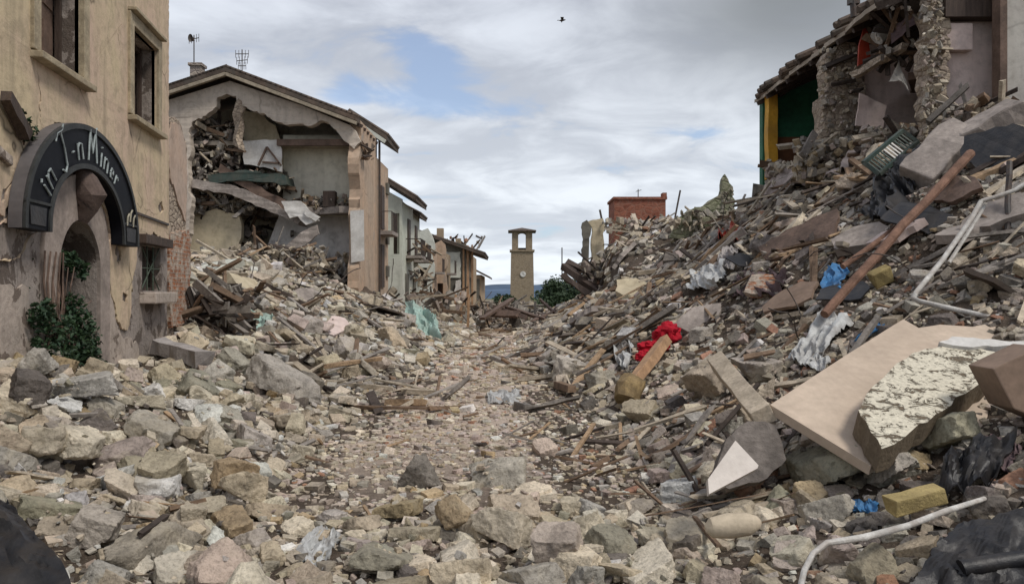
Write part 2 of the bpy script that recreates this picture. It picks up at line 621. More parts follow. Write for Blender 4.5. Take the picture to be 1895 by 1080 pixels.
M['fardark'] = mat_plaster('far_dark_wall', (0.17, 0.16, 0.13), (0.12, 0.11, 0.09), (0.06, 0.055, 0.05), 0.5, 0.0, 0.2, scale=0.35)
M['tower'] = mat_masonry('tower_stone', [(0.225, 0.175, 0.12), (0.29, 0.23, 0.16), (0.245, 0.195, 0.14)], (0.26, 0.21, 0.15), 1.6, 0.3)
M['redblock'] = mat_masonry('red_block', [(0.245, 0.092, 0.06), (0.28, 0.115, 0.075), (0.21, 0.08, 0.052)], (0.24, 0.12, 0.085), 2.2, 0.3)
M['moss'] = mat_masonry('mossy_stone', [(0.20, 0.20, 0.13), (0.32, 0.31, 0.22), (0.25, 0.23, 0.17)], (0.16, 0.17, 0.10), 2.0, 0.8)
M['dimplaster'] = mat_plaster('dusty_pink_plaster', (0.64, 0.51, 0.455), (0.58, 0.49, 0.45), (0.34, 0.26, 0.23), 0.5, 0.4, 0.3, 0.27, (0.28, 0.22, 0.19), 0.7)
M['greenwall'] = mat_simple('green_painted_wall', (0.03, 0.15, 0.08), 0.4, 1.2, 0.7, 0.3, 0.2, 0.3, (0.02, 0.03, 0.022))
M['dado'] = mat_simple('brown_dado', (0.15, 0.065, 0.03), 0.5, 1.2, 0.7, 0.3, 0.2)
M['yellowpost'] = mat_simple('yellow_post', (0.62, 0.33, 0.035), 0.3, 1.5, 0.7, 0.3, 0.2, 0.3, (0.35, 0.2, 0.06))
M['brokenmas'] = mat_masonry('broken_masonry', [(0.30, 0.24, 0.19), (0.46, 0.38, 0.29), (0.36, 0.29, 0.23), (0.50, 0.41, 0.31)], (0.26, 0.21, 0.165), 5.5, 0.6)
M['sign'] = mat_simple('sign_black', (0.006, 0.007, 0.0105), 0.4, 2.5, 0.6, 0.12, 0.05, 0.25, (0.02, 0.019, 0.021))
M['sign_side'] = mat_simple('sign_side_grey', (0.12, 0.11, 0.11), 0.3, 2.5, 0.6, 0.4, 0.1, 0.3, (0.09, 0.08, 0.08))
M['sign_rim'] = mat_simple('sign_rim', (0.045, 0.047, 0.046), 0.4, 3, 0.6, 0.2, 0.1)
M['sign_text'] = mat_simple('sign_text', (0.34, 0.385, 0.38), 0.5, 8, 0.6, 0.3, 0.0)
M['leaf'] = None


def mat_leaf(name, c1, c2):
    k = NT(name, 0.6, 0.35)
    n1 = k.noise(9, 3)
    c = k.mix(k.ramp(n1, [(0.35, 0.0), (0.65, 1.0)]), c1, c2)
    k.b.inputs['Transmission Weight'].default_value = 0.0
    return k.done(c)


M['leaf'] = mat_leaf('ivy_leaf', (0.012, 0.033, 0.015), (0.032, 0.062, 0.022))
M['hedge'] = mat_leaf('hill_bush', (0.020, 0.040, 0.020), (0.05, 0.075, 0.03))
M['tarp'] = mat_simple('black_plastic', (0.010, 0.010, 0.012), 0.3, 5, 0.48, 0.4, 0.25, 0.5, (0.055, 0.047, 0.04))
M['red'] = mat_simple('red_cloth', (0.42, 0.010, 0.024), 0.35, 9, 0.8, 0.2, 0.3)
M['redpanel'] = mat_simple('red_panel', (0.36, 0.045, 0.02), 0.35, 3, 0.6, 0.3, 0.2)
M['blue'] = mat_simple('blue_cloth', (0.055, 0.21, 0.44), 0.4, 9, 0.7, 0.3, 0.3, 0.25)
M['plastic'] = mat_simple('grey_white_plastic', (0.48, 0.485, 0.47), 0.4, 7, 0.5, 0.35, 0.3, 0.55, (0.24, 0.21, 0.185))
M['whitepipe'] = mat_simple('white_pipe', (0.56, 0.54, 0.50), 0.35, 9, 0.7, 0.3, 0.3, 0.75, (0.32, 0.28, 0.24))
M['rust'] = mat_simple('rusty_brown_pole', (0.20, 0.115, 0.08), 0.45, 6, 0.85, 0.2, 0.4)
M['beige'] = mat_simple('beige_board', (0.52, 0.42, 0.325), 0.2, 2.5, 0.85, 0.2, 0.12, 0.5, (0.38, 0.30, 0.23))
M['beige_edge'] = mat_simple('beige_board_edge', (0.30, 0.215, 0.155), 0.3, 6, 0.9, 0.2, 0.3)
M['lightwood'] = mat_simple('pale_timber', (0.50, 0.42, 0.32), 0.35, 5, 0.85, 0.2, 0.4, 0.4, (0.24, 0.2, 0.14))
M['tanwood'] = mat_simple('tan_timber', (0.42, 0.26, 0.15), 0.35, 5, 0.8, 0.2, 0.3, 0.3, (0.2, 0.13, 0.075))
M['yellowbrick'] = mat_simple('yellow_block', (0.39, 0.305, 0.135), 0.35, 9, 0.9, 0.2, 0.5, 0.4, (0.26, 0.2, 0.1))
M['whitetile'] = mat_simple('white_tile', (0.64, 0.58, 0.52), 0.12, 4, 0.7, 0.3, 0.15, 0.3, (0.42, 0.36, 0.31))
M['brownbox'] = mat_simple('brown_board', (0.235, 0.165, 0.12), 0.3, 3, 0.75, 0.3, 0.1)
M['darkgreen'] = mat_simple('dark_green_metal', (0.035, 0.060, 0.050), 0.4, 4, 0.6, 0.4, 0.2, 0.3)
M['greensheet'] = mat_simple('pale_green_sheet', (0.33, 0.46, 0.40), 0.3, 3, 0.7, 0.3, 0.2, 0.4, (0.26, 0.25, 0.2))
M['mauvecloth'] = mat_simple('mauve_cloth', (0.125, 0.088, 0.09), 0.4, 6, 0.9, 0.15, 0.4)
M['lumpy'] = mat_simple('dusty_sacking', (0.45, 0.38, 0.345), 0.35, 5, 0.95, 0.1, 0.5, 0.4, (0.26, 0.21, 0.19))
M['greybag'] = mat_simple('grey_lumps', (0.34, 0.31, 0.29), 0.35, 5, 0.95, 0.1, 0.5)


def mat_flaked():
    k = NT('flaked_white_paint', 0.9, 0.2)
    n = k.noise(7, 8, 0.72, k.scale(k.geo, (1, 1.6, 1)), 0.7)
    n2 = k.noise(30, 5)
    m = k.mix(1.0, k.ramp(n, [(0.42, 0.0), (0.46, 1.0)]), k.ramp(k.noise(19, 5, 0.7, dist=0.4), [(0.37, 0.0), (0.41, 1.0)]), 'MULTIPLY')
    sn = k.t.nodes.new('ShaderNodeSeparateXYZ')
    ng = k.t.nodes.new('ShaderNodeNewGeometry')
    k.link(ng.outputs['True Normal'], sn.inputs[0])
    m = k.mix(1.0, m, k.ramp(sn.outputs[2], [(0.55, 0.0), (0.7, 1.0)]), 'MULTIPLY')      # only the face that was painted
    c = k.mix(m, (0.16, 0.125, 0.085), (0.62, 0.57, 0.45))
    c = k.mix(1.0, c, k.ramp(n2, [(0.3, 0.75), (0.7, 1.1)]), 'MULTIPLY')
    return k.done(c, k.bump(k.math('ADD', m, k.math('MULTIPLY', n2, 0.4)), 0.8, 0.03))


def mat_ground():
    k = NT('dirt_dust_and_gap_shade', 0.97, 0.1)
    n1 = k.noise(0.8, 6, 0.6)
    n2 = k.noise(14, 7, 0.7)
    n3 = k.noise(60, 4, 0.7)
    c = k.mix(k.ramp(n1, [(0.35, 0.0), (0.65, 1.0)]), (0.12, 0.092, 0.07), (0.095, 0.073, 0.056))  # dirt brown, darkened so the gaps between stones look deep in shadow
    c = k.mix(1.0, c, k.ramp(n2, [(0.3, 0.5), (0.55, 1.0), (0.75, 1.3)]), 'MULTIPLY')
    c = k.mix(k.ramp(n3, [(0.60, 0.0), (0.68, 0.7)]), c, (0.42, 0.36, 0.28))
    sep = k.t.nodes.new('ShaderNodeSeparateXYZ')
    k.link(k.geo, sep.inputs[0])
    off = k.math('ABSOLUTE', k.math('ADD', sep.outputs[0], 0.7))
    off = k.math('ADD', off, k.math('MULTIPLY', k.math('SUBTRACT', n1, 0.5), 2.5))
    trk = k.math('MULTIPLY', k.ramp(off, [(0.9, 1.0), (1.35, 0.0)]), k.ramp(k.math('DIVIDE', sep.outputs[1], 100.0), [(0.06, 0.0), (0.09, 1.0)]))
    dust = k.mix(1.0, (0.60, 0.49, 0.40), k.ramp(n2, [(0.3, 0.65), (0.6, 1.05)]), 'MULTIPLY')
    c = k.mix(k.math('MULTIPLY', trk, 0.92), c, dust)          # dusty trodden track along the lane
    far = k.ramp(k.math('DIVIDE', sep.outputs[1], 400.0), [(0.22, 0.0), (0.3, 1.0)])
    fld = k.mix(k.ramp(k.noise(0.02, 5), [(0.4, 0.0), (0.6, 1.0)]), (0.06, 0.085, 0.035), (0.14, 0.15, 0.07))
    c = k.mix(far, c, fld)
    h = k.math('ADD', n2, k.math('MULTIPLY', n3, 0.6))
    return k.done(c, k.bump(h, 0.9, 0.04))


M['flaked'] = mat_flaked()
M['ground'] = mat_ground()
M['mountain'] = mat_simple('haze_blue_mountain', (0.10, 0.14, 0.20), 0.3, 0.002, 1.0, 0.0, 0.0)  # blue of the distant haze is put into the base colour

# ------------------------------------------------------------------ terrain
LT = np.array([[2, -2.0, -4.2, .45], [5, -2.0, -4.5, .75], [8, -2.1, -5.0, 1.05], [10.8, -2.2, -5.4, .60], [13, -2.2, -5.7, .85],
               [15, -2.2, -6.2, 1.2], [18, -2.1, -7.0, 2.0], [24, -1.9, -8.5, 2.6], [28.5, -1.85, -9.0, 2.85], [31, -1.8, -6.0, 2.0],
               [35, -1.8, -5.8, 1.75], [42, -1.9, -5.6, 1.2], [50, -2, -5, .8], [60, -2, -4, .5], [75, -1, -4, .2], [100, -1, -4, 0]])
RT = np.array([[2, 1.3, 7.5, 1.7], [5, 1.3, 7.5, 2.1], [6.8, 1.3, 7.5, 2.7], [9, 1.2, 7.5, 3.3], [12, 1.0, 7.5, 4.2], [20, .4, 7.5, 4.75],
               [24, .2, 7.8, 4.6], [30, .2, 8.5, 4.0], [45, .1, 8, 3.6], [55, 0, 8, 2.8], [70, .5, 8, 1], [100, .5, 8, 0]])


def sstep(a, b, x):
    t = np.clip((x - a) / (b - a), 0, 1)
    return t * t * (3 - 2 * t)


_lat = RNG.random((256, 256))


def vnoise(x, y):
    xi, yi = np.floor(x).astype(int), np.floor(y).astype(int)
    fx, fy = x - xi, y - yi
    fx, fy = fx * fx * (3 - 2 * fx), fy * fy * (3 - 2 * fy)
    a = _lat[xi % 256, yi % 256]
    b = _lat[(xi + 1) % 256, yi % 256]
    c = _lat[xi % 256, (yi + 1) % 256]
    d = _lat[(xi + 1) % 256, (yi + 1) % 256]
    return (a * (1 - fx) + b * fx) * (1 - fy) + (c * (1 - fx) + d * fx) * fy - 0.5


def edges(D):
    return np.interp(D, LT[:, 0], LT[:, 1]), np.interp(D, RT[:, 0], RT[:, 1])


def hfield(x, y):
    x, y = np.asarray(x, float), np.asarray(y, float)
    D = np.maximum(y, 2.5)
    xl, xrf, Hl = (np.interp(D, LT[:, 0], LT[:, i]) for i in (1, 2, 3))
    tl = np.clip((xl - x) / (xl - xrf), 0, 1)
    xr, xrr, Hr = (np.interp(D, RT[:, 0], RT[:, i]) for i in (1, 2, 3))
    tr = np.clip((x - xr) / (xrr - xr), 0, 1)
    z = Hl * tl ** 0.95 + Hr * tr ** 1.1
    z = z + 1.7 * sstep(4.3, 5.5, x) * sstep(33, 41, D) * (1 - sstep(50, 56, D))
    z = z - 0.55 * sstep(26, 40, D) * (1 - sstep(58, 64, D)) * (x < 5)
    t = np.maximum(tl, tr)
    amp = (0.03 + 0.30 * np.clip(t * 2.5, 0, 1)) * (1 - sstep(60, 100, D)) * np.clip(D / 12, 0.45, 1)
    z = z + amp * (vnoise(x * .9 + 40, y * .9 + 11) + 0.6 * vnoise(x * 2.3 + 7, y * 2.3 + 3) + 0.3 * vnoise(x * 5.1, y * 5.1))
    z = z - 0.08 * np.clip(t * 4, 0.3, 1) * (1 - sstep(16, 26, D))
    z = z - 4.0 * sstep(62, 170, D)
    fade = 1 - sstep(14, 22, np.abs(x - 1))
    return np.where(y < 60, z * fade, z * fade)


def G(px, py, lift=0.0):
    D = np.arange(3.0, 90, 0.02)
    x = (px - CX) / F * D
    z = CH - (py - CY) / F * D
    hh = hfield(x, D)
    i = np.argmax(z < hh)
    d = float(D[i]) if z[i] < hh[i] else 60.0
    return P(px, py, d) + Vector((0, 0, lift))


def numpy_mesh(name, V, faces_list, mat_, tint=None, smooth=False):
    """faces_list: list of (n,k) int arrays"""
    me = bpy.data.meshes.new(name)
    V = np.asarray(V, np.float32)
    me.vertices.add(len(V))
    me.vertices.foreach_set('co', V.ravel())
    loops = np.concatenate([f.ravel() for f in faces_list]).astype(np.int32)
    sizes = np.concatenate([np.full(len(f), f.shape[1]) for f in faces_list]).astype(np.int32)
    me.loops.add(len(loops))
    me.loops.foreach_set('vertex_index', loops)
    me.polygons.add(len(sizes))
    starts = np.concatenate([[0], np.cumsum(sizes)[:-1]]).astype(np.int32)
    me.polygons.foreach_set('loop_start', starts)
    me.polygons.foreach_set('use_smooth', np.full(len(sizes), bool(smooth)))
    me.update(calc_edges=True)
    if tint is not None:
        a = me.attributes.new('tint', 'FLOAT_COLOR', 'POINT')
        t4 = np.ones((len(V), 4), np.float32)
        t4[:, :3] = tint
        a.data.foreach_set('color', t4.ravel())
    me.materials.append(mat_)
    o = bpy.data.objects.new(name, me)
    COL.objects.link(o)
    return o


xs = np.concatenate([-np.geomspace(9000, 15.5, 34), np.arange(-15, 16.01, 0.11), np.geomspace(16.5, 9000, 34)])
ys = np.concatenate([-np.geomspace(200, 1, 12), np.arange(0.0, 62, 0.12), np.geomspace(62.5, 12000, 60)])
gx, gy = np.meshgrid(xs, ys)
gz = hfield(gx, gy)
gz = gz - np.where(gy > 170, (gy - 170) * 0.02, 0) * (gy < 3000) - (gy >= 3000) * 56.6
nx_, ny_ = len(xs), len(ys)
idx = np.arange(nx_ * ny_).reshape(ny_, nx_)
quads = np.stack([idx[:-1, :-1], idx[:-1, 1:], idx[1:, 1:], idx[1:, :-1]], -1).reshape(-1, 4)
g = numpy_mesh('ground', np.stack([gx, gy, gz], -1).reshape(-1, 3), [quads], M['ground'], smooth=True)
tag(g, kind='structure')

# ------------------------------------------------------------------ yellow house on the left
def W(s, z, o=0.0):
    return Vector((-3.94 - 0.141 * s + o, s, z))


def WP(px, py):
    s = 3.94 / ((CX - px) / F - 0.141)
    return (s, CH + (CY - py) / F * s)


def wf(base):
    return lambda u, v, w: W(u, v, base - w)


def arch_poly(s0, s1, z0, zspring, zapex, n=10):
    """pointed arch outline, counter-clockwise from bottom left"""
    c = (s0 + s1) / 2
    pts = [(s0, z0), (s1, z0)]
    for k in range(n + 1):
        t = k / n
        pts.append((s1 + (c - s1) * (1 - math.cos(t * math.pi / 2)) ** 0.9, zspring + (zapex - zspring) * math.sin(t * math.pi / 2)))
    for k in range(n - 1, -1, -1):
        t = k / n
        pts.append((s0 + (c - s0) * (1 - math.cos(t * math.pi / 2)) ** 0.9, zspring + (zapex - zspring) * math.sin(t * math.pi / 2)))
    return pts


house = thing('plastered_house', 'yellow plastered house front with ivy doorway, stone framed windows and bare masonry base', 'house', W(9.0, 0))
WIN = [(8.60, 9.77, 4.30, 5.72), (11.62, 12.80, 4.29, 5.58)]
DOOR = arch_poly(9.12, 10.36, -0.3, 2.02, 2.58)
SMALL = (12.18, 13.12, 1.72, 2.42)
rect = lambda a: [(a[0], a[2]), (a[1], a[2]), (a[1], a[3]), (a[0], a[3])]
mb = MB()
mb.polyslab([(4, -.6), (13.5, -.6), (13.5, 8.6), (4, 8.6)], [rect(WIN[0]), rect(WIN[1]), DOOR, rect(SMALL)], wf(0.0), 0.45)
mb.build('masonry_wall', M['base_wall'], house)
mb = MB()                                     # shell behind the front: side walls, back, floors
for s in (4.0, 13.5):
    a, b = W(s, -.6, -.45), W(s, 8.6, -6)
    sg = .45 if s == 4 else -.45
    mb.add([W(s, -.6, -.452), W(s + sg, -.6, -.452), W(s + sg, -.6, -6), W(s, -.6, -6), W(s, 8.6, -.452), W(s + sg, 8.6, -.452), W(s + sg, 8.6, -6), W(s, 8.6, -6)],
           [(0, 1, 2, 3), (4, 7, 6, 5), (0, 4, 5, 1), (1, 5, 6, 2), (2, 6, 7, 3), (3, 7, 4, 0)])
mb.build('side_wall', M['yellow'], house)
mb = MB()
for z0, z1 in ((2.95, 3.2), (6.6, 6.8)):
    mb.add([W(4.46, z0, -.46), W(13.04, z0, -.46), W(13.04, z0, -5.99), W(4.46, z0, -5.99), W(4.46, z1, -.46), W(13.04, z1, -.46), W(13.04, z1, -5.99), W(4.46, z1, -5.99)],
           [(0, 1, 2, 3), (4, 7, 6, 5), (0, 4, 5, 1), (1, 5, 6, 2), (2, 6, 7, 3), (3, 7, 4, 0)])
mb.build('floor', M['dim_room'], house)
mb = MB()
mb.add([W(4, -.6, -6.01), W(13.5, -.6, -6.01), W(13.5, 8.6, -6.01), W(4, 8.6, -6.01), W(4, -.6, -6.3), W(13.5, -.6, -6.3), W(13.5, 8.6, -6.3), W(4, 8.6, -6.3)],
       [(0, 1, 2, 3), (4, 7, 6, 5), (0, 4, 5, 1), (1, 5, 6, 2), (2, 6, 7, 3), (3, 7, 4, 0)])
mb.build('back_wall', M['dim_room'], house)
mb = MB()
mb.add([W(3.6, 8.62, .6), W(13.9, 8.62, .6), W(13.9, 10.0, -3), W(3.6, 10.0, -3), W(3.6, 8.80, .6), W(13.9, 8.80, .6), W(13.9, 10.2, -3), W(3.6, 10.2, -3),
        W(13.9, 8.62, -6.6), W(3.6, 8.62, -6.6), W(13.9, 8.8, -6.6), W(3.6, 8.8, -6.6)],
       [(0, 1, 2, 3), (4, 7, 6, 5), (0, 4, 5, 1), (1, 5, 6, 2), (3, 7, 4, 0), (3, 2, 8, 9), (7, 11, 10, 6), (8, 2, 6, 10), (9, 11, 7, 3), (9, 8, 10, 11)])
mb.build('roof', M['tile'], house)
# plaster coat with a torn lower edge; cracks run right through it
def crack(pts, w, seed):
    r_ = random.Random(seed)
    q = []
    for i in range(len(pts) - 1):
        for j in range(5):
            t = j / 5
            q.append((pts[i][0] + (pts[i + 1][0] - pts[i][0]) * t + r_.uniform(-.02, .02), pts[i][1] + (pts[i + 1][1] - pts[i][1]) * t))
    q.append(pts[-1])
    m = len(q)
    lf = [(p[0] - w * math.sin(math.pi * (i + .5) / m) * r_.uniform(.4, 1), p[1]) for i, p in enumerate(q)]
    rt = [(p[0] + w * math.sin(math.pi * (i + .5) / m) * r_.uniform(.4, 1), p[1]) for i, p in enumerate(q)]
    return rt + lf[::-1]


CRACKS = [crack([WP(64, 132), WP(70, 175), WP(68, 205), WP(71, 232)], .022, 1), crack([WP(222, 40), WP(214, 62), WP(218, 90)], .012, 2),
          crack([WP(262, 268), WP(268, 300), WP(264, 335), WP(270, 372)], .012, 3), crack([WP(240, 455), WP(236, 500), WP(243, 540)], .014, 4),
          rag([WP(20, 330), WP(0, 350), WP(-8, 392), WP(4, 400), WP(8, 360)], .02, .06, 5),
          rag([(8.9, 3.5), (9.02, 3.62), (9.2, 3.66), (9.1, 3.52)], .02, .05, 7), rag([(10.95, 2.28), (11.12, 2.4), (11.2, 2.2), (11.08, 2.05)], .03, .05, 8),
          rag([(12.9, 3.1), (13.1, 3.2), (13.2, 3.05), (13.0, 2.95)], .02, .05, 9), rag([(7.6, 2.5), (7.9, 2.62), (8.1, 2.5), (7.8, 2.36)], .03, .06, 10),
          rag([WP(222, 556), WP(232, 560), WP(233, 545), WP(224, 540)], .02, .04, 6)]
plo = [(4, 8.6), (4, 1.9), (6.5, 2.0), (8.2, 2.05), (8.62, 2.35), (8.75, 2.75), (9.2, 3.05), (9.75, 3.22), (10.35, 3.0), (10.78, 2.5), (10.72, 1.95),
       (10.95, 1.55), (11.2, 1.2), (11.45, 1.15), (11.62, 1.5), (11.75, 2.0), (11.85, 2.5), (12.5, 2.58), (13.0, 2.62), (13.25, 2.45), (13.498, 2.5), (13.498, 8.6)]
mb = MB()
mb.polyslab(rag(rag(plo, .07, .16, 3, (0, 20, 21)), .02, .045, 4), [rect(WIN[0]), rect(WIN[1])] + CRACKS, wf(0.03), 0.029)
mb.build('plaster_coat', M['yellow'], house, jitter=0.004)
# grey render remains low on the wall, around the door
mb = MB()
mb.polyslab(rag([(10.75, .25), (11.1, .25), (11.5, .5), (11.9, .35), (11.95, .9), (11.5, 1.05), (11.2, 1.1), (10.95, 1.45), (10.76, 1.7)], .05, .1, 5), [], wf(0.022), 0.021)
mb.polyslab(rag([(4, -.2), (8.5, -.2), (8.55, 1.2), (8.4, 1.75), (7.5, 1.8), (6, 1.7), (4, 1.6)], .05, .12, 6), [], wf(0.022), 0.021)
mb.build('grey_render', M['grey_render'], house)
# stone door surround
ring_o = arch_poly(8.72, 10.70, -0.3, 2.15, 3.12)
mb = MB()
mb.polyslab(ring_o, [DOOR], wf(0.05), 0.049)
mb.build('door_surround', mat_simple('door_stone', (0.36, 0.30, 0.26), .4, 3, .9, .2, .4, .3, (.2, .17, .14)), house)
mb = MB()                                     # dark broken ornament hanging at the arch point
mb.tube([W(9.66, 3.22, .05), W(9.68, 3.05, .12), W(9.72, 2.88, .16), W(9.72, 2.72, .12), W(9.70, 2.56, .06)], [.07, .14, .18, .13, .06], 10)
mb.build('keystone', mat_simple('dark_keystone', (0.13, .095, .08), .4, 6, .9, .2, .5), house, smooth=True, jitter=.03)
# doorway: black panel standing in for the unlit room inside, an old gate leaf
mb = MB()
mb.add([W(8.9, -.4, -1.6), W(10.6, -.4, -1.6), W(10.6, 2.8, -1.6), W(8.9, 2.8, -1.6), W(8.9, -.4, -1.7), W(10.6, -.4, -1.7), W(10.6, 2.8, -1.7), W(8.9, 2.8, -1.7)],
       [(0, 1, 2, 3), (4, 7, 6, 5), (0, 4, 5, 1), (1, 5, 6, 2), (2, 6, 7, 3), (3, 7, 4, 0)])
mb.build('doorway_dark_panel', M['black'], house)
dr = MB()
dr.polyslab([(9.14, .2), (10.34, .2), (10.34, 1.48), (9.14, 1.42)], [], wf(-.30), .05)
dr = dr.build('door', M['brown_wood'], house)
t = MB()
for s in (9.3, 9.6, 9.9, 10.2):
    t.beam(W(s, .2, -.28), W(s, 1.44, -.28), .05, .03)
t.beam(W(9.14, 1.12, -.27), W(10.34, 1.15, -.27), .03, .06)
t.build('batten', M['dark_wood'], dr)
for (a, b, z0, z1) in WIN:
    fr = MB()
    fr.polyslab([(a - .17, z0 - .02), (b + .17, z0 - .02), (b + .17, z1 + .17), (a - .17, z1 + .17)], [rect((a, b, z0 + .001, z1))], wf(.075), .13)
    wdw = fr.build('window', M['trim'], house, bevel=.008)
    sl = MB()
    sl.box(W((a + b) / 2, z0 - .075, .06), (.20, b - a + .36, .075), Matrix.Rotation(math.atan(.141), 3, 'Z'))
    sl.build('sill', M['trim'], wdw, bevel=.012)
    ld = MB()
    ld.box(W((a + b) / 2, z1 + .205, .08), (.15, b - a + .34, .05), Matrix.Rotation(math.atan(.141), 3, 'Z'))
    ld.build('lintel', M['trim'], wdw, bevel=.01)
    sh = MB()
    rz = Matrix.Rotation(math.atan(.141) + .10, 3, 'Z')
    sh.box(W(b - (b - a) * .22, (z0 + z1) / 2, -.30), (.045, (b - a) * .42, z1 - z0 - .04), rz)
    sh.box(W(b - (b - a) * .22, (z0 + z1) / 2 + .3, -.275), (.03, (b - a) * .28, .42), rz)
    sh.box(W(b - (b - a) * .22, (z0 + z1) / 2 - .35, -.275), (.03, (b - a) * .28, .5), rz)
    sh.build('shutter', M['brown_wood'], wdw)
    sf = MB()
    sf.polyslab([(a + .01, z0 + .01), (b - .01, z0 + .01), (b - .01, z1 - .01), (a + .01, z1 - .01)], [[(a + .08, z0 + .08), (b - .08, z0 + .08), (b - .08, z1 - .08), (a + .08, z1 - .08)]], wf(-.2), .06)
    sf.build('sash', M['dark_wood'], wdw)
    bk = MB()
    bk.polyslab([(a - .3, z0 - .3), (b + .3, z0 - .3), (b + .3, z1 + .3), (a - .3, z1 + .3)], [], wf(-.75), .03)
    bk.build('room_dark_panel', M['black'], wdw)  # black panel added behind the opening for the darkness of the room
# small barred window with broken sill
a, b, z0, z1 = SMALL
sw = MB()
sw.polyslab([(a - .02, z0), (b + .02, z0), (b + .02, z1), (a - .02, z1)], [[(a + .06, z0 + .05), (b - .06, z0 + .05), (b - .06, z1 - .05), (a + .06, z1 - .05)]], wf(-.10), .05)
sw = sw.build('barred_window', M['dark_wood'], house)
gr = MB()
for (q0, q1) in (((a, z0), (b, z1)), ((a, z1), (b, z0)), ((a + .3, z0), (a + .3, z1)), ((a + .6, z0), (a + .6, z1)), ((a, (z0 + z1) / 2), (b, (z0 + z1) / 2))):
    gr.tube([W(q0[0], q0[1], -.02), W(q1[0], q1[1], -.02)], .011, 6)
gr.build('grille', mat_simple('green_iron', (.07, .09, .065), .4, 8), sw)
ln = MB()
ln.box(W((a + b) / 2 - .05, z1 + .08, .0), (.3, b - a + .5, .14), Matrix.Rotation(math.atan(.141), 3, 'Z'))
ln.build('lintel', M['dark_wood'], sw, bevel=.01)
sl = MB()
sl.box(W((a + b) / 2, z0 - .11, .06), (.35, b - a + .22, .18), Matrix.Rotation(math.atan(.141), 3, 'Z'))
sl.build('sill', M['grey_render'], sw, bevel=.02, jitter=.01)
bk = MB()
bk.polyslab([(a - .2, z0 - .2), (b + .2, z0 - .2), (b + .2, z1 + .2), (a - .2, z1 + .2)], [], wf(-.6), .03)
bk.build('backing', M['black'], sw)  # black panel in place of the shade behind the bars
cb = MB()
cb.beam(W(11.7, 2.87, .045), W(13.4, 2.83, .045), .03, .035)
cb.build('conduit', M['iron'], house)

# arched sign over the doorway
SC_, SA, SB = 9.65, 1.72, 1.28              # centre along the wall, half width, rise
ZB, ZS = 2.34, 2.40


def ell(rs, rz, n=40, z0=ZB, close=True):
    pts = [(SC_ + rs, z0)] + [(SC_ + rs * math.cos(math.pi * k / n), ZS + rz * math.sin(math.pi * k / n)) for k in range(n + 1)] + [(SC_ - rs, z0)]
    return pts


sign = thing('arch_sign', 'black horseshoe arch sign with pale hand lettering mounted over the doorway', 'sign', W(SC_, ZB, .1))
out_, in_ = ell(SA, SB), ell(SA - .60, SB - .50)
mb = MB()
mb.polyslab(out_ + in_[::-1], [], wf(.20), .165)
mb.build('sign_box', M['sign'], sign, bevel=.008)
mb = MB()
for (r1, z1, r2, z2) in ((SA + .012, SB + .012, SA - .05, SB - .05), (SA - .545, SB - .445, SA - .605, SB - .505)):
    mb.polyslab(ell(r1, z1) + ell(r2, z2)[::-1], [], wf(.222), .03)
mb.polyslab([(SC_ - SA, ZB + .27), (SC_ - SA + .6, ZB + .27), (SC_ - SA + .6, ZB + .30), (SC_ - SA, ZB + .30)], [], wf(.218), .016)
mb.polyslab([(SC_ + SA - .6, ZB + .27), (SC_ + SA, ZB + .27), (SC_ + SA, ZB + .30), (SC_ + SA - .6, ZB + .30)], [], wf(.218), .016)
mb.build('rim', M['sign_rim'], sign)
mb = MB()                                     # pale edge band, seen on the near side of the box
oo, oi = ell(SA + .016, SB + .016), ell(SA + .001, SB + .001)
mb.polyslab(oo + oi[::-1], [], wf(.186), .14)
mb.build('side_band', M['sign_side'], sign)
for c_ in (SC_ - SA + .30, SC_ + SA - .30):
    mb = MB()
    mb.polyslab([(c_ - .17, ZB + .05), (c_ + .17, ZB + .05), (c_ + .19, ZB + .24), (c_ - .19, ZB + .24)], [], wf(.212), .010)
    mb.build('end_panel', M['tarp'], sign)


def strokes(glyph):
    return {'i': [[(.25, 0), (.25, .5)], [(.2, .68), (.3, .72)]],
            'n': [[(.05, 0), (.05, .5)], [(.05, .38), (.2, .5), (.38, .46), (.4, 0)]],
            'J': [[(-.08, .86), (.1, 1.02), (.45, .98), (.62, 1.08)], [(.34, 1.0), (.36, .45), (.28, .0), (.08, -.12), (-.05, .02)]],
            "'": [[(.1, .75), (.06, .58)]], '-': [[(.04, .32), (.22, .32)]],
            'M': [[(.0, 0), (.12, .9)], [(.12, .9), (.3, .25), (.52, .95)], [(.52, .95), (.62, .0)], [(.52, .95), (.62, 1.02)]],
            'r': [[(.05, 0), (.05, .5)], [(.05, .35), (.2, .5), (.32, .44)]],
            'e': [[(.06, .25), (.36, .28), (.3, .46), (.12, .48), (.05, .25), (.14, .04), (.36, .08)]]}[glyph]


def letter(mbx, glyph, th, size, wscale=1.0):
    """draw a glyph upright on the sign at angle th of the arch"""
    cs, cz = SC_ + (SA - .49) * math.cos(th), ZS + (SB - .40) * math.sin(th)
    up = Vector(((SA - .3) * math.cos(th) * .8, (SB - .3) * math.sin(th) + .25)).normalized()
    rt = Vector((up.y, -up.x))
    for st in strokes(glyph):
        pts = []
        for (x, y) in st:
            q = Vector((cs, cz)) + rt * (x - .25) * size * wscale + up * y * size
            pts.append(W(q.x, q.y, .213))
        if len(pts) > 2:
            dense = []
            for k in range(len(pts) - 1):
                for j in range(4):
                    dense.append(pts[k].lerp(pts[k + 1], j / 4))
            pts = dense + [pts[-1]]
        mbx.tube(pts, .0115, 6)


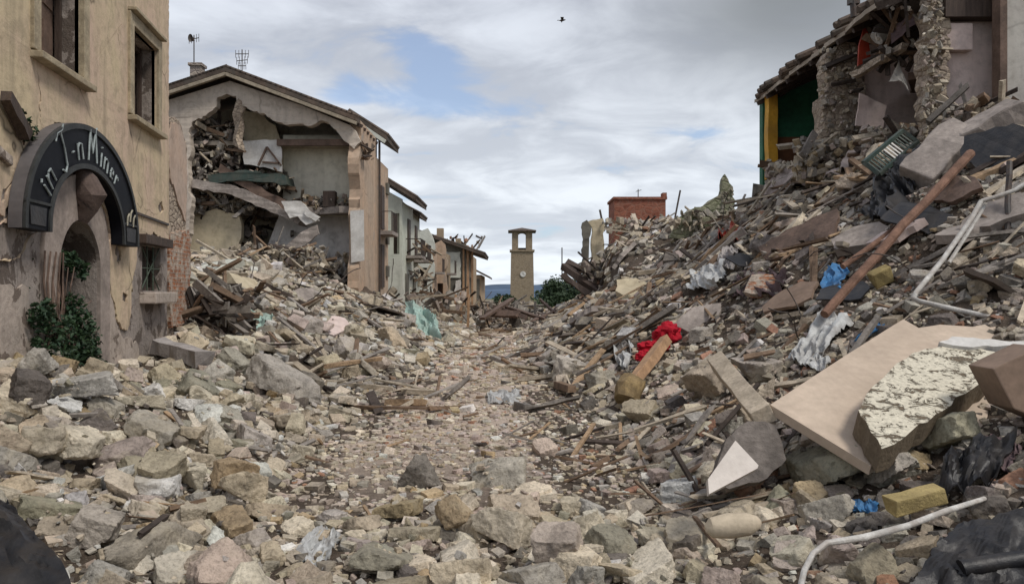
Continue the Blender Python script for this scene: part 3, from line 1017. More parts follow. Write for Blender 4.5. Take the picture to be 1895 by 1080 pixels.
mb = MB()
for gl, deg, sz in (('i', 158, .36), ('n', 148, .38), ('J', 126, .40), ('-', 113, .34), ('n', 105, .38), ('M', 90, .42), ('i', 77, .36), ('n', 69, .34), ('e', 59, .30), ('r', 50, .30)):
    letter(mb, gl, math.radians(deg), sz)
mb.build('lettering', M['sign_text'], sign)
mb = MB()                                     # little worn crest near the far end
for k, (du, dv) in enumerate(((-.12, .0), (.0, .06), (.12, .0))):
    q = (SC_ + (SA - .30) * math.cos(.30) + du, ZS + (SB - .25) * math.sin(.30) + dv - .1)
    mb.tube([W(q[0], q[1], .215), W(q[0] + .03, q[1] + .12, .215), W(q[0] + .09, q[1] + .17, .215)], .012, 6)
mb.build('emblem', mat_simple('worn_gilt', (.36, .33, .25), .4, 10), sign)

# ivy in the doorway


def leaves(mbx, c, r, n, size, rng, squash=(1, 1, 1)):
    for _ in range(n):
        d = Vector((rng.gauss(0, 1), rng.gauss(0, 1), rng.gauss(0, 1)))
        d = d.normalized() * (rng.random() ** .45)
        p = Vector(c) + Vector((d.x * r * squash[0], d.y * r * squash[1], d.z * r * squash[2]))
        R = Euler((rng.uniform(-1.2, 1.2), rng.uniform(-1.2, 1.2), rng.uniform(0, 6.3))).to_matrix()
        s = size * rng.uniform(.6, 1.4)
        vs = [p + R @ Vector(q) for q in ((0, -s, 0), (s * .62, -s * .1, s * .18), (0, s, -s * .08), (-s * .62, -s * .1, s * .18))]
        mbx.add(vs, [(0, 1, 2), (0, 2, 3)])


rd = random.Random(5)
ivy = thing('ivy', 'dark green ivy climbing and filling the arched doorway under the sign', 'plant', W(9.3, .4, .2))
mb = MB()
for (px, py, rr, n) in (lambda L_: [(q[0] + rd.uniform(-12, 12), q[1] + rd.uniform(-10, 10), q[2] * rd.uniform(.7, 1.1), int(q[3] * .72)) for q in L_])(((75, 620, .34, 620), (110, 610, .32, 560), (150, 640, .26, 380), (90, 665, .34, 560), (140, 680, .30, 420), (165, 700, .22, 260), (60, 570, .20, 240),
                        (55, 530, .14, 130), (58, 490, .10, 70), (130, 490, .18, 200), (105, 470, .13, 110), (150, 500, .13, 120), (120, 560, .2, 200), (180, 705, .14, 120), (50, 640, .1, 90), (168, 655, .09, 60), (128, 590, .1, 60))):
    s, z = WP(px, py)
    leaves(mb, W(s, z, .13 if py > 540 else -.05), rr, n, .034, rd, (.6, 1, 1))
mb.build('foliage', M['leaf'], ivy, recalc=False)
mb = MB()
for k in range(14):
    s0 = rd.uniform(8.75, 9.9)
    pts = [W(s0 + rd.uniform(-.1, .1) * j * .6, .2 + j * rd.uniform(.22, .36), .08 + .04 * math.sin(j * 1.7 + k)) for j in range(6)]
    mb.tube(pts, .012, 5, .006)
for k in range(5):
    pts = [W(8.72 + .1 * k + .05 * math.sin(j + k), .5 + j * .33, .06 + .02 * (j % 2)) for j in range(6)]
    mb.tube(pts, .022, 5, .01)
mb.build('stem', M['brown_wood'], ivy)
sp = thing('wall_plant', 'small green sprig growing from the wall top left of the arch sign', 'plant', W(8.1, 3.5, .1))
mb = MB()
s, z = WP(38, 240)
leaves(mb, W(s, z, .08), .13, 110, .03, rd, (.6, 1, 1))
leaves(mb, W(s - .12, z + .12, .05), .08, 50, .03, rd, (.6, 1, 1))
mb.build('foliage', M['leaf'], sp, recalc=False)
mb = MB()
mb.tube([W(s, z - .16, .03), W(s, z, .07), W(s + .05, z + .1, .08)], .01, 5)
mb.build('stem', M['brown_wood'], sp)
br = MB()
s0, z0 = WP(-10, 180)
s1, z1 = WP(30, 250)
br.beam(W(s0, z0, .12), W(s1, z1, .10), .10, .12, rough=.01, seg=3)
tag(br.build('broken_bracket', M['dark_wood']), 'broken dark wooden bracket sticking off the yellow wall at upper left edge', 'bracket')
br = MB()
br.beam(W(7.5, 3.10, .04), W(7.98, 2.99, .04), .12, .09, rough=.02, seg=2)
tag(br.build('ledge_stone', M['grey_render'], bevel=.02), 'short mossy stone ledge on the yellow wall just left of the arch sign', 'ledge')

# ------------------------------------------------------------------ broken wall stub beyond the yellow house
stub = thing('wall_stub', 'torn wall stub with pink plaster above orange brick at the yellow house corner', 'wall', W(14.2, 0))


def wpl(pts):
    return [WP(*p) for p in pts]


mb = MB()
mb.polyslab(rag(wpl([(309.5, 640), (309.5, 222), (318, 214), (330, 216), (340, 232), (349, 262), (352, 330), (350, 400), (346, 450), (352, 500), (353, 560), (350, 640)]), .05, .12, 8), [], wf(-.05), .5)
mb.build('masonry_core', M['brokenmas'], stub, jitter=.02)
mb = MB()
mb.polyslab(rag(wpl([(318, 330), (313, 262), (320, 226), (336, 234), (346, 268), (349, 330), (346, 410), (334, 380), (326, 350)]), .03, .1, 9), [], wf(-.02), .028)
mb.build('pink_plaster', M['pinkplaster'], stub)
mb = MB()
mb.polyslab(rag(wpl([(312, 432), (348, 425), (352, 470), (350, 530), (345, 600), (316, 606), (310, 520)]), .03, .1, 10), [], wf(.02), .068)
mb.build('brick_pier', M['brick'], stub, jitter=.012)

# ------------------------------------------------------------------ torn open gabled house
GD = 30.0


def Q(px, py, D=GD):
    v = P(px, py, D)
    return (v.x, v.z)


def qf(Y):
    return lambda u, v, w: Vector((u, Y + w, v))


def qs(pts, D=GD):
    return [Q(p[0], p[1], D) for p in pts]


gable = thing('gabled_house', 'grey gabled house torn open at the front with its rooms exposed', 'house', (-9.0, 31.0, 0))
strip = [(262, 206), (310, 186), (425, 150), (560, 196), (648, 232), (668, 262), (655, 276), (640, 262), (622, 240), (606, 226), (590, 224), (575, 233), (553, 229), (530, 231), (508, 224), (492, 212),
         (470, 206), (455, 197), (441, 192), (437, 178), (420, 174), (402, 180), (400, 198), (380, 214), (356, 224), (347, 300), (351, 420), (345, 540), (262, 560)]
mb = MB()
mb.polyslab(rag(rag(qs(strip), .14, .34, 12, (0, 1, 2, 3)), .04, .1, 13, (0, 1, 2, 3)), [], qf(GD), .38)
mb.build('front_wall', M['gable'], gable, jitter=.02)
# right side wall, facing the street, with a torn front end
mb = MB()
sw_ = rag([(GD, -.5), (GD + 3.6, -.5), (GD + 3.6, 8.2), (GD + .2, 8.2), (GD + .35, 7.4), (GD - .1, 6.5), (GD + .25, 5.6), (GD, 4.6), (GD + .2, 3.5), (GD - .1, 2.6)], .12, .25, 13, (0, 1, 2))
mb.polyslab(sw_, [], lambda u, v, w: Vector((-5.75 - w, u, v)), .42)
mb.build('side_wall', M['peach'], gable)
mb = MB()
mb.lohi((-15.0, GD + .39, -.5), (-14.6, GD + 3.6, 8.0))
mb.build('side_wall', M['gable'], gable)
mb = MB()
mb.polyslab([(-15, -.5), (-5.76, -.5), (-5.76, 8.0), (-10.6, 9.75), (-15, 8.1)], [], qf(GD + 3.2), .4)
mb.build('back_wall', M['room_green'], gable)
mb = MB()
mb.polyslab(qs([(524, 400), (664, 400), (664, 250), (524, 250)], 31.45), [], qf(31.45), .1)
mb.build('upper_room_wall', M['room_green'], gable)
mb = MB()
mb.lohi((-14.59, GD + .7, 7.35), (-6.18, GD + 3.19, 7.52))
mb.build('ceiling', M['ceil'], gable)
mb = MB()
mb.beam((-9.0, GD + .55, 7.42), (-6.2, GD + .55, 7.42), .18, .24)
mb.build('ceiling_beam', M['brown_wood'], gable)
mb = MB()
ff = rag([(-8.9, GD + 1.4), (-8.3, GD + .5), (-7.4, GD + .9), (-6.6, GD + .4), (-6.18, GD + .5), (-6.18, GD + 3.19), (-14.5, GD + 3.19), (-14.5, GD + 2.4), (-10, GD + 2.2)], .12, .3, 14, (4, 5, 6))
mb.polyslab(ff, [], lambda u, v, w: Vector((u, v, 4.98 - w)), .26)
mb.build('floor', M['concrete'], gable)
mb = MB()
mb.polyslab(rag([(GD + 1.6, 1.0), (GD + 3.19, 1.0), (GD + 3.19, 7.34), (GD + 1.1, 7.34), (GD + 1.4, 6.3), (GD + 2.2, 5.6), (GD + 1.9, 4.4), (GD + 2.2, 3.0)], .12, .3, 15, (0, 1, 2)), [], lambda u, v, w: Vector((-9.05 - w, u, v)), .2)
mb.build('partition_wall', M['room_cream'], gable)
mb = MB()
mb.polyslab(rag(qs([(470, 520), (664, 520), (664, 389), (520, 389)], 31.7), .0, 5, 1), [], qf(31.7), .1)
mb.build('lower_room_wall', M['room_grey'], gable)
mb = MB()
mb.polyslab(rag(qs([(352, 470), (352, 392), (400, 386), (441, 396), (446, 440), (430, 472)], 30.9), .08, .3, 16), [], qf(30.9), .3)
mb.build('cream_wall', M['room_cream'], gable)
mb = MB()
mb.polyslab(rag(qs([(436, 204), (476, 208), (510, 232), (520, 262), (470, 270), (438, 262)], 31.4), .06, .25, 17), [], qf(31.4), .2)
mb.build('attic_wall', M['room_cream'], gable)
# roof
ridge_z = Q(425, 138)[1]
rx = Q(425, 138)[0]
ra, rb = (rx, ridge_z), (Q(664, 228)[0], Q(664, 228)[1])
la = (Q(250, 196)[0], Q(250, 196)[1])
mb = MB()
y0, y1 = GD - .45, GD + 3.9
for e in (rb, la):
    th = .16
    mb.add([(ra[0], y0, ra[1]), (e[0], y0, e[1]), (e[0], y1, e[1]), (ra[0], y1, ra[1]), (ra[0], y0, ra[1] + th), (e[0], y0, e[1] + th), (e[0], y1, e[1] + th), (ra[0], y1, ra[1] + th)],
           [(0, 1, 2, 3), (4, 7, 6, 5), (0, 4, 5, 1), (1, 5, 6, 2), (2, 6, 7, 3)])
rf = mb.build('roof', M['tile'], gable)
mb = MB()
for e in (rb, la):
    for k in range(26):
        for q in range(2):
            t = (k + .5) / 26
            c = Vector((ra[0] + (e[0] - ra[0]) * t, y0 + .05 + q * .22, ra[1] + .19 + (e[1] - ra[1]) * t))
            d = Vector((e[0] - ra[0], 0, e[1] - ra[1])).normalized()
            mb.tube([c - d * .13, c + d * .13], .07, 6)
mb.build('verge_tiles', M['tile'], rf)
mb = MB()
for e in (rb, la):
    a = Vector((ra[0], y0 + .05, ra[1] - .09))
    b = Vector((e[0], y0 + .05, e[1] - .09))
    mb.beam(a, b, .16, .12)
mb.build('verge_board', M['fascia'], rf)
mb = MB()
for k in range(6):
    y = GD + .2 + k * .68
    mb.beam((rb[0] + .10, y, rb[1] - .08), (rb[0] - 2.2, y, rb[1] + .74), .10, .12)
mb.build('rafter', M['dark_wood'], rf)
cx_, cz_ = Q(365, 150, 31.5)
ch = MB()
ch.lohi((cx_ - .21, 31.3, cz_ - .7), (cx_ + .21, 31.75, cz_ + .55))
ch.lohi((cx_ - .27, 31.24, cz_ + .551), (cx_ + .27, 31.81, cz_ + .66))
ch.build('chimney', M['rubble_wall'], rf)
# collapsed floor slabs hanging in the front
for nm, pts, D0, D1, mt in (('floor_slab', [(352, 330), (430, 342), (500, 372), (556, 404), (548, 414), (490, 386), (424, 358), (350, 346)], 30.2, 31.5, 'concrete'),
                            ('floor_slab', [(400, 300), (470, 340), (560, 392), (556, 404), (462, 356), (396, 314)], 30.4, 31.4, 'brown_wood'),
                            ('ceiling_board', [(378, 322), (450, 312), (524, 322), (528, 340), (450, 332), (382, 336)], 30.3, 31.6, 'darkgreen')):
    mb = MB()
    mb.polyslab(rag(qs(pts), .04, .2, len(pts) + int(D1 * 3)), [], lambda u, v, w: Vector((u, D0 + w, v)), D1 - D0)
    mb.build(nm, M[mt], gable, jitter=.03)
for pts, D0, th, mt in (([(520, 372), (556, 372), (590, 408), (566, 416), (552, 400), (536, 404)], 29.9, .14, 'white'),
                        ([(516, 462), (560, 428), (586, 416), (590, 432), (548, 466), (528, 474)], 29.7, .16, 'concrete'),
                        ([(566, 384), (592, 402), (584, 410), (562, 396)], 29.8, .1, 'white')):
    mb = MB()
    mb.polyslab(rag(qs(pts, D0), .03, .15, int(D0 * 10)), [], qf(D0), th)
    mb.build('hanging_slab', M[mt], gable, jitter=.03)
pn = MB()
pn.polyslab(qs([(648, 390), (673, 388), (674, 482), (650, 486)], 29.92), [], qf(29.92), .05)
pn.build('door', M['white'], gable)
wp = MB()
wp.polyslab(rag(qs([(447, 260), (519, 258), (522, 318), (500, 312), (452, 304)], 30.6), .03, .2, 4), [], qf(30.6), .1)
wp = wp.build('white_panel', M['white'], gable)
mb = MB()
for a, b in (((478, 306), (494, 272)), ((494, 272), (520, 306)), ((486, 300), (518, 302))):
    mb.beam(P(a[0], a[1], 30.55), P(b[0], b[1], 30.55), .10, .06)
mb.build('torn_strip', M['brown_wood'], wp)
cw = MB()
cw.beam(P(445, 190, 30.1), P(440, 280, 30.2), .28, .3, rough=.08, seg=4)
cw.build('hanging_pier', M['brokenmas'], gable, jitter=.05)
dm = MB()
dm.lohi((-7.3, GD + .75, 4.99), (-6.85, GD + 1.2, 5.6))
dm.beam((-8.3, GD + 1.1, 5.06), (-6.3, GD + 1.2, 5.10), .2, .10)
tag(dm.build('cupboard', M['dark_wood']), 'dark low cupboard left on the exposed upper floor of the gabled house', 'cupboard')

# antennas


def antenna(name, label, px, ytop, ybot, D, bars, dish=False):
    base = P(px, ybot, D)
    o = thing(name, label, 'antenna', base, 'rooftop antennas')
    top = P(px, ytop, D)
    b = MB()
    b.tube([base - Vector((0, 0, .5)), top], .022, 6)
    b.build('mast', M['iron'], o)
    b = MB()
    for (py, hw, tilt) in bars:
        c = P(px, py, D)
        hw = hw / F * D
        b.tube([c + Vector((-hw, 0, -hw * tilt)), c + Vector((hw, 0, hw * tilt))], .018, 5)
        for q in (-1, -.5, 0, .5, 1):
            e = c + Vector((hw * q, 0, hw * tilt * q))
            b.tube([e - Vector((0, 0, .16)), e + Vector((0, 0, .16))], .011, 5)
    b.build('aerial', M['iron'], o)
    if dish:
        b = MB()
        c = P(px - 3, ytop + 8, D)
        n = 14
        vs = [c + Vector((.08, .06, -.02))]
        for i in range(n):
            a = 2 * math.pi * i / n
            vs.append(c + Vector((-.05 + .16 * math.cos(a) * .6, -.08, .05 + .16 * math.sin(a))))
        b.add(vs, [(0, 1 + i, 1 + (i + 1) % n) for i in range(n)])
        b.build('dish', M['iron'], o)


antenna('tv_antenna', 'thin TV antenna with small dish standing on the chimney of the gabled house', 359, 66, 121, 31.5, [(72, 9, .2)], True)
antenna('tv_antenna', 'multi-armed TV antenna on the roof ridge of the gabled house', 448, 92, 140, 33.0, [(100, 12, 0), (112, 10, .1), (122, 7, 0)])

# ------------------------------------------------------------------ houses further down the left side


def gable_roof_half(mb, x0, z0, x1, z1, y0, y1, th=.18):
    mb.add([(x0, y0, z0), (x1, y0, z1), (x1, y1, z1), (x0, y1, z0), (x0, y0, z0 + th), (x1, y0, z1 + th), (x1, y1, z1 + th), (x0, y1, z0 + th)],
           [(0, 1, 2, 3), (4, 7, 6, 5), (0, 4, 5, 1), (1, 5, 6, 2), (2, 6, 7, 3), (3, 7, 4, 0)])


def roof_rolls(mb, x0, z0, x1, z1, y0, y1, step=.35, r=.09):
    y = y0 + step / 2
    while y < y1:
        mb.tube([(x0, y, z0), (x1, y, z1)], r, 6)
        y += step


hA = thing('loggia_house', 'narrow peach house with a roof loggia next to the gabled house', 'house', (-6.5, 35, 0))
mb = MB()
mb.lohi((-10, 34.0, -.5), (-5.80, 37.3, 7.45))
mb.build('wall', M['peach'], hA)
mb = MB()
gable_roof_half(mb, -7.0, 9.28, -5.35, 8.2, 33.95, 37.5)
roof_rolls(mb, -7.0, 9.48, -5.3, 8.4, 33.95, 37.5)
mb.build('roof', M['tile'], hA)
mb = MB()
mb.beam((-7.0, 33.98, 9.18), (-5.4, 33.98, 8.1), .12, .16)
mb.build('verge_board', M['palewall'], hA)
mb = MB()
mb.polyslab([(-8.3, 7.46), (-6.6, 7.46), (-6.6, 8.9), (-8.3, 8.9)], [], qf(34.05), .2)
mb.build('gable_wall', M['palewall'], hA)
for x in (-6.45, -6.1, -5.85):
    mb = MB()
    mb.lohi((x - .05, 34.1, 7.46), (x + .05, 34.2, 8.75 if x < -6.2 else (8.58 if x < -6 else 8.4)))
    mb.build('loggia_post', M['dark_wood'], hA)
mb = MB()
mb.lohi((-5.79, 34.6, 4.2), (-5.2, 36.4, 4.36))
bal = mb.build('balcony', M['concrete'], hA)
mb = MB()
for k in range(9):
    mb.tube([(-5.24, 34.65 + k * .21, 4.36), (-5.24, 34.65 + k * .21, 5.2)], .014, 5)
mb.tube([(-5.24, 34.6, 5.2), (-5.24, 36.4, 5.2)], .02, 5)
mb.tube([(-5.24, 34.6, 5.2), (-5.79, 34.6, 5.2)], .02, 5)
mb.build('railing', M['iron'], bal)
for z in (1.9, 4.5):
    mb = MB()
    mb.lohi((-5.80, 35.1, z), (-5.74, 35.9, z + 1.9))
    mb.build('window', M['dark_wood'], hA)

mb = MB()
mb.tube([(-5.7, 34.25, 8.2), (-5.7, 34.25, 1.0)], .05, 7)
mb.build('drainpipe', M['iron'], hA)
for z in (2.4, 3.9, 6.2):
    mb = MB()
    mb.lohi((-5.80, 36.5, z), (-5.70, 37.1, z + .5))
    mb.build('wall_bracket', M['fardark'], hA)

hB = thing('green_house', 'pale green plastered house with dark balcony door and overhanging tiled eave', 'house', (-6.5, 44, 0))
mb = MB()
mb.polyslab([(-9.5, -.5), (-5.8, -.5), (-5.8, 6.6), (-9.5, 8.6)], [[(-6.28, 3.7), (-5.94, 3.7), (-5.94, 5.85), (-6.28, 5.85)]], qf(42.0), .3)
mb.build('front_wall', M['palegreen'], hB)
mb = MB()
mb.lohi((-6.1, 42.301, -.5), (-5.8, 50, 6.5))
mb.build('side_wall', M['palegreen'], hB)
mb = MB()
mb.lohi((-6.4, 42.32, 3.6), (-6.101, 42.5, 5.95))
mb.build('door', M['dark_wood'], hB)
mb = MB()
gable_roof_half(mb, -9.6, 9.3, -5.0, 6.45, 41.5, 46.5)
roof_rolls(mb, -9.6, 9.5, -4.95, 6.65, 41.5, 46.5)
mb.build('roof', M['tile'], hB)
mb = MB()
gable_roof_half(mb, -9.6, 8.3, -5.4, 6.1, 46.6, 50.3)
roof_rolls(mb, -9.6, 8.5, -5.35, 6.3, 46.6, 50.3)
mb.build('rear_roof', M['tile'], hB)
for y, z in ((43.5, 3.55), (46.8, 3.45)):
    mb = MB()
    mb.lohi((-5.79, y, z), (-4.95, y + 2.2, z + .15))
    bal = mb.build('balcony', M['concrete'], hB)
    mb = MB()
    for k in range(10):
        mb.tube([(-4.98, y + .05 + k * .235, z + .15), (-4.98, y + .05 + k * .235, z + 1.05)], .018, 5)
    mb.tube([(-4.98, y, z + 1.05), (-4.98, y + 2.2, z + 1.05)], .03, 5)
    mb.tube([(-4.98, y + .02, z + 1.05), (-5.79, y + .02, z + 1.05)], .03, 5)
    mb.build('railing', M['iron'], bal)
    mb = MB()
    mb.lohi((-5.80, y + .6, z + .15), (-5.73, y + 1.6, z + 2.2))
    mb.build('window', M['dark_wood'], hB)
for y, z in ((43.2, .9), (46.5, .9)):
    mb = MB()
    mb.lohi((-5.80, y, z), (-5.74, y + 1.2, z + 1.8))
    mb.build('shop_door', M['fardark'], hB)

hC = thing('white_walled_house', 'low house with a broad white end wall under a worn tiled roof', 'house', (-5, 60, 0))
c0 = lambda px, py: Q(px, py, 60)
mb = MB()
mb.polyslab([c0(760, 560), c0(862, 560), c0(862, 452), c0(772, 432)], [], qf(60.0), .4)
mb.build('front_wall', M['fardark'], hC)
mb = MB()
mb.polyslab(rag([c0(764, 517), c0(852, 514), c0(852, 466), c0(800, 464), c0(766, 468)], .06, .3, 3), [], qf(59.9), .095)
mb.build('white_render', M['palewall'], hC)
mb = MB()
mb.polyslab([c0(772, 462), c0(800, 462), c0(800, 444), c0(782, 438)], [], qf(59.92), .075)
mb.build('gable_panel', M['peach'], hC)
xe = c0(862, 0)[0]
mb = MB()
mb.lohi((xe - .35, 60.41, -.5), (xe, 78, 4.9))
mb.build('street_wall', M['farbrown'], hC)
mb = MB()
a, b = c0(775, 432), c0(897, 474)
a_c, b_c = a, b
gable_roof_half(mb, a[0], a[1], b[0], b[1], 59.3, 68)
roof_rolls(mb, a[0], a[1] + .2, b[0] + .05, b[1] + .2, 59.3, 68)
mb.build('roof', M['tile'], hC)
mb = MB()
for px in (858, 866, 874):
    v = c0(px, 0)
    mb.beam((v[0], 59.95, .5), (v[0], 59.95, 5.2), .14, .1, rough=.03, seg=3)
mb.build('timber_shore', M['tanwood'], hC)
for px, py, w, h in ((826, 540, 12, 26), (848, 532, 14, 30)):
    mb = MB()
    a, b = c0(px - w / 2, py + h / 2), c0(px + w / 2, py - h / 2)
    mb.polyslab(rag([(a[0], a[1]), (b[0], a[1] + .1), (b[0] - .1, b[1]), (a[0] + .12, b[1] - .1)], .04, .2, px), [], qf(59.78), .06)
    tag(mb.build('hanging_sheet', M['white']), 'torn white sheet on the dark ground floor of the white-walled house, ' + ('left one' if px < 840 else 'right one'), 'sheet')
for y, z in ((63, 1.6), (66, 1.6), (69.5, 1.6), (63.4, 3.4), (67, 3.4)):
    mb = MB()
    mb.lohi((xe, y, z), (xe + .06, y + 1.0, z + 1.3))
    mb.build('window', M['fardark'], hC)

mb = MB()
for (px, w_, h_) in ((812, .5, 1.0), (846, .4, .7)):
    v = c0(px, 0)
    zt = a_c[1] + (b_c[1] - a_c[1]) * (v[0] - a_c[0]) / (b_c[0] - a_c[0])
    mb.lohi((v[0] - w_ / 2, 61, zt - .3), (v[0] + w_ / 2, 61.6, zt + h_))
mb.build('chimney', M['farbrown'], hC)
for i, (x0, x1, y, z0, z1) in enumerate(((-6.4, -5.2, 52.5, 2.0, 5.9), (-5.6, -4.6, 55.5, 1.0, 5.3))):
    h2 = thing('ruined_house', ('tall narrow broken facade between the green house and the white-walled house' if i == 0 else 'lower broken facade stub just left of the white-walled house'), 'house', ((x0 + x1) / 2, y, 0))
    mb = MB()
    mb.polyslab(rag([(x0 - 2.5, -.5), (x1, -.5), (x1, z1 - .7), (x1 - .35, z1), (x0 + .2, z1 - .25), (x0 - .6, z1 + .5), (x0 - 2.5, z1 + .3)], .12, .35, 60 + i), [[(x0 + .3, z0), (x0 + .8, z0), (x0 + .8, z0 + 1.3), (x0 + .3, z0 + 1.3)]], qf(y), .4)
    mb.build('wall', M['palewall'] if i == 0 else M['peach'], h2)
    mb = MB()
    mb.lohi((x1 - .3, y + .41, -.5), (x1, y + 4, z1 - .9))
    mb.build('side_wall', M['peach'] if i == 0 else M['farbrown'], h2)
    mb = MB()
    mb.polyslab([(x0 + .2, z0 - .1), (x0 + .9, z0 - .1), (x0 + .9, z0 + 1.4), (x0 + .2, z0 + 1.4)], [], qf(y + .45), .1)
    mb.build('shutter', M['dark_wood'], h2)
    mb = MB()
    mb.lohi((x1 + .002, y + .5, 2.9), (x1 + .6, y + 2.2, 3.03))
    bal = mb.build('balcony', M['concrete'], h2)
    mb = MB()
    for k in range(8):
        mb.tube([(x1 + .57, y + .55 + k * .22, 3.03), (x1 + .57, y + .55 + k * .22, 3.9)], .018, 5)
    mb.tube([(x1 + .57, y + .5, 3.9), (x1 + .57, y + 2.2, 3.9)], .03, 5)
    mb.build('railing', M['iron'], bal)

hD = thing('farthest_house', 'small dark ruined house with a low roof at the far end of the left row', 'house', (-3, 80, 0))
mb = MB()
mb.lohi((-6, 79, -.5), (-3.05, 90, 3.4))
mb.build('wall', M['farbrown'], hD)
mb = MB()
gable_roof_half(mb, -5.8, 4.9, -2.2, 3.05, 78.4, 88)
mb.build('roof', M['tile'], hD)
mb = MB()
mb.polyslab([(-3.7, 1.0), (-3.2, 1.0), (-3.2, 3.0), (-3.7, 3.0)], [], qf(78.9), .09)
mb.build('door', M['fardark'], hD)

# ------------------------------------------------------------------ bell tower
TX, TY = 2.13, 170.0
tw = thing('bell_tower', 'tan stone bell tower with open belfry and round clock at the end of the street', 'tower', (TX, TY, -4.2))
hw0, hw1 = 2.62, 2.34
zc = 10.2
mb = MB()
vs = []
for z, h in ((-6, hw0), (zc, hw1)):
    vs += [(TX - h, TY - h, z), (TX + h, TY - h, z), (TX + h, TY + h, z), (TX - h, TY + h, z)]
mb.add(vs, [(3, 2, 1, 0), (4, 5, 6, 7), (0, 1, 5, 4), (1, 2, 6, 5), (2, 3, 7, 6), (3, 0, 4, 7)])
mb.build('shaft', M['tower'], tw)
mb = MB()
mb.lohi((TX - 2.62, TY - 2.62, zc + .003), (TX + 2.62, TY + 2.62, zc + .40))
mb.build('cornice', M['tower'], tw)
mb = MB()
z0, z1 = zc + .403, zc + 4.2
for sx in (-1, 1):
    for sy in (-1, 1):
        mb.lohi((TX + sx * 2.15, TY + sy * 2.15, z0), (TX + sx * .82, TY + sy * .82, z1))
# arch heads over the four openings
for k in range(4):
    R = Matrix.Rotation(k * math.pi / 2, 3, 'Z')
    pts = [(-.815, z1), (-.815, z1 - .55)] + [(-.815 * math.cos(math.pi * j / 8), z1 - .55 + .45 * math.sin(math.pi * j / 8)) for j in range(1, 8)] + [(.815, z1 - .55), (.815, z1)]
    mb.polyslab(pts, [], lambda u, v, w: R @ Vector((u, -2.14 + w, 0)) + Vector((TX, TY, v)), 1.3)
mb.build('belfry', M['tower'], tw)
mb = MB()
for sx in (-1, 1):
    mb.lohi((TX - 1, TY + sx * .06 - .04, z0 + .0), (TX + 1, TY + sx * .06 + .04, z0 + .5)) if sx > 0 else None
mb.build('parapet', M['dark_wood'], tw)
mb = MB()
h = 2.95
mb.add([(TX - h, TY - h, z1 + .003), (TX + h, TY - h, z1 + .003), (TX + h, TY + h, z1 + .003), (TX - h, TY + h, z1 + .003),
        (TX - h, TY - h, z1 + .25), (TX + h, TY - h, z1 + .25), (TX + h, TY + h, z1 + .25), (TX - h, TY + h, z1 + .25), (TX, TY, z1 + 1.0)],
       [(3, 2, 1, 0), (0, 1, 5, 4), (1, 2, 6, 5), (2, 3, 7, 6), (3, 0, 4, 7), (4, 5, 8), (5, 6, 8), (6, 7, 8), (7, 4, 8)])
mb.build('roof', M['tile'], tw)
mb = MB()
ccx, ccz = P(968, 507, TY - 2.5).x, P(968, 507, TY - 2.5).z
mb.tube([(ccx, TY - 2.38, ccz), (ccx, TY - 2.62, ccz)], .6, 20)
ck = mb.build('clock', M['white'], tw)
mb = MB()
mb.beam((ccx, TY - 2.64, ccz), (ccx, TY - 2.64, ccz + .45), .05, .03)
mb.beam((ccx, TY - 2.64, ccz), (ccx + .3, TY - 2.64, ccz - .1), .05, .03)
mb.build('hand', M['iron'], ck)

# low buildings and bushes around the foot of the tower
lb = thing('tower_annex', 'low broken wall with dark gaps at the right foot of the bell tower', 'wall', (6.5, 150, -3))
mb = MB()
mb.polyslab(rag([(4.6, -6), (13, -6), (13, -3.4), (9.4, -3.0), (8.6, -2.2), (5, -2.4)], .2, .6, 21), [[(6.0, -5.9), (6.9, -5.9), (6.9, -3.0), (6.0, -3.0)], [(7.6, -5.9), (8.3, -5.9), (8.3, -3.1), (7.6, -3.1)]], qf(150.0), 1.0)
mb.build('wall', M['farbrown'], lb)
lb2 = thing('far_rooftop', 'long low brown roof to the left of the bell tower foot', 'house', (-6, 150, -3))
mb = MB()
mb.lohi((-11, 150, -8), (-1.4, 160, -1.6))
mb.build('wall', M['farbrown'], lb2)
mb = MB()
mb.add([(-11.5, 149, -1.7), (-1.0, 149, -1.7), (-1.0, 155, .2), (-11.5, 155, .2), (-1.0, 161, -1.7), (-11.5, 161, -1.7)], [(0, 1, 2, 3), (3, 2, 4, 5), (1, 4, 2), (0, 3, 5), (0, 5, 4, 1)])
mb.build('roof', mat_simple('far_roof', (.2, .165, .12), .3, .6), lb2)
rdh = random.Random(9)
for i, (px, py, D, R_, lab) in enumerate(((1018, 548, 130, 3.3, 'rounded dark green tree on the hill just right of the bell tower'), (1050, 540, 132, 3.9, 'broad dark green tree on the hill behind the splintered roof beams'),
                                          (1034, 536, 150, 3.6, 'dark green tree crown rising between its two neighbours right of the bell tower'), (1085, 545, 134, 3.8, 'dark green tree half hidden by rubble right of the roof beams'),
                                          (936, 560, 140, 2.0, 'dark bush against the left side of the bell tower foot'))):
    c = P(px, py, D)
    o = thing('hill_tree', lab, 'tree', (c.x, c.y, c.z - R_ * 1.2), 'trees on the hill by the tower')
    mb = MB()
    for q in range(9):
        d = Vector((rdh.uniform(-1, 1), rdh.uniform(-1, 1), rdh.uniform(-.7, .7))) * R_ * .62
        leaves(mb, c + d, R_ * .55, 170, .26, rdh, (1, 1, .75))
    mb.build('crown', M['hedge'], o, recalc=False)
    mb = MB()
    mb.tube([(c.x, c.y, c.z - R_ * 2.4), (c.x + .1, c.y, c.z - R_ * .4)], .3, 7, .15)
    mb.build('trunk', M['brown_wood'], o)

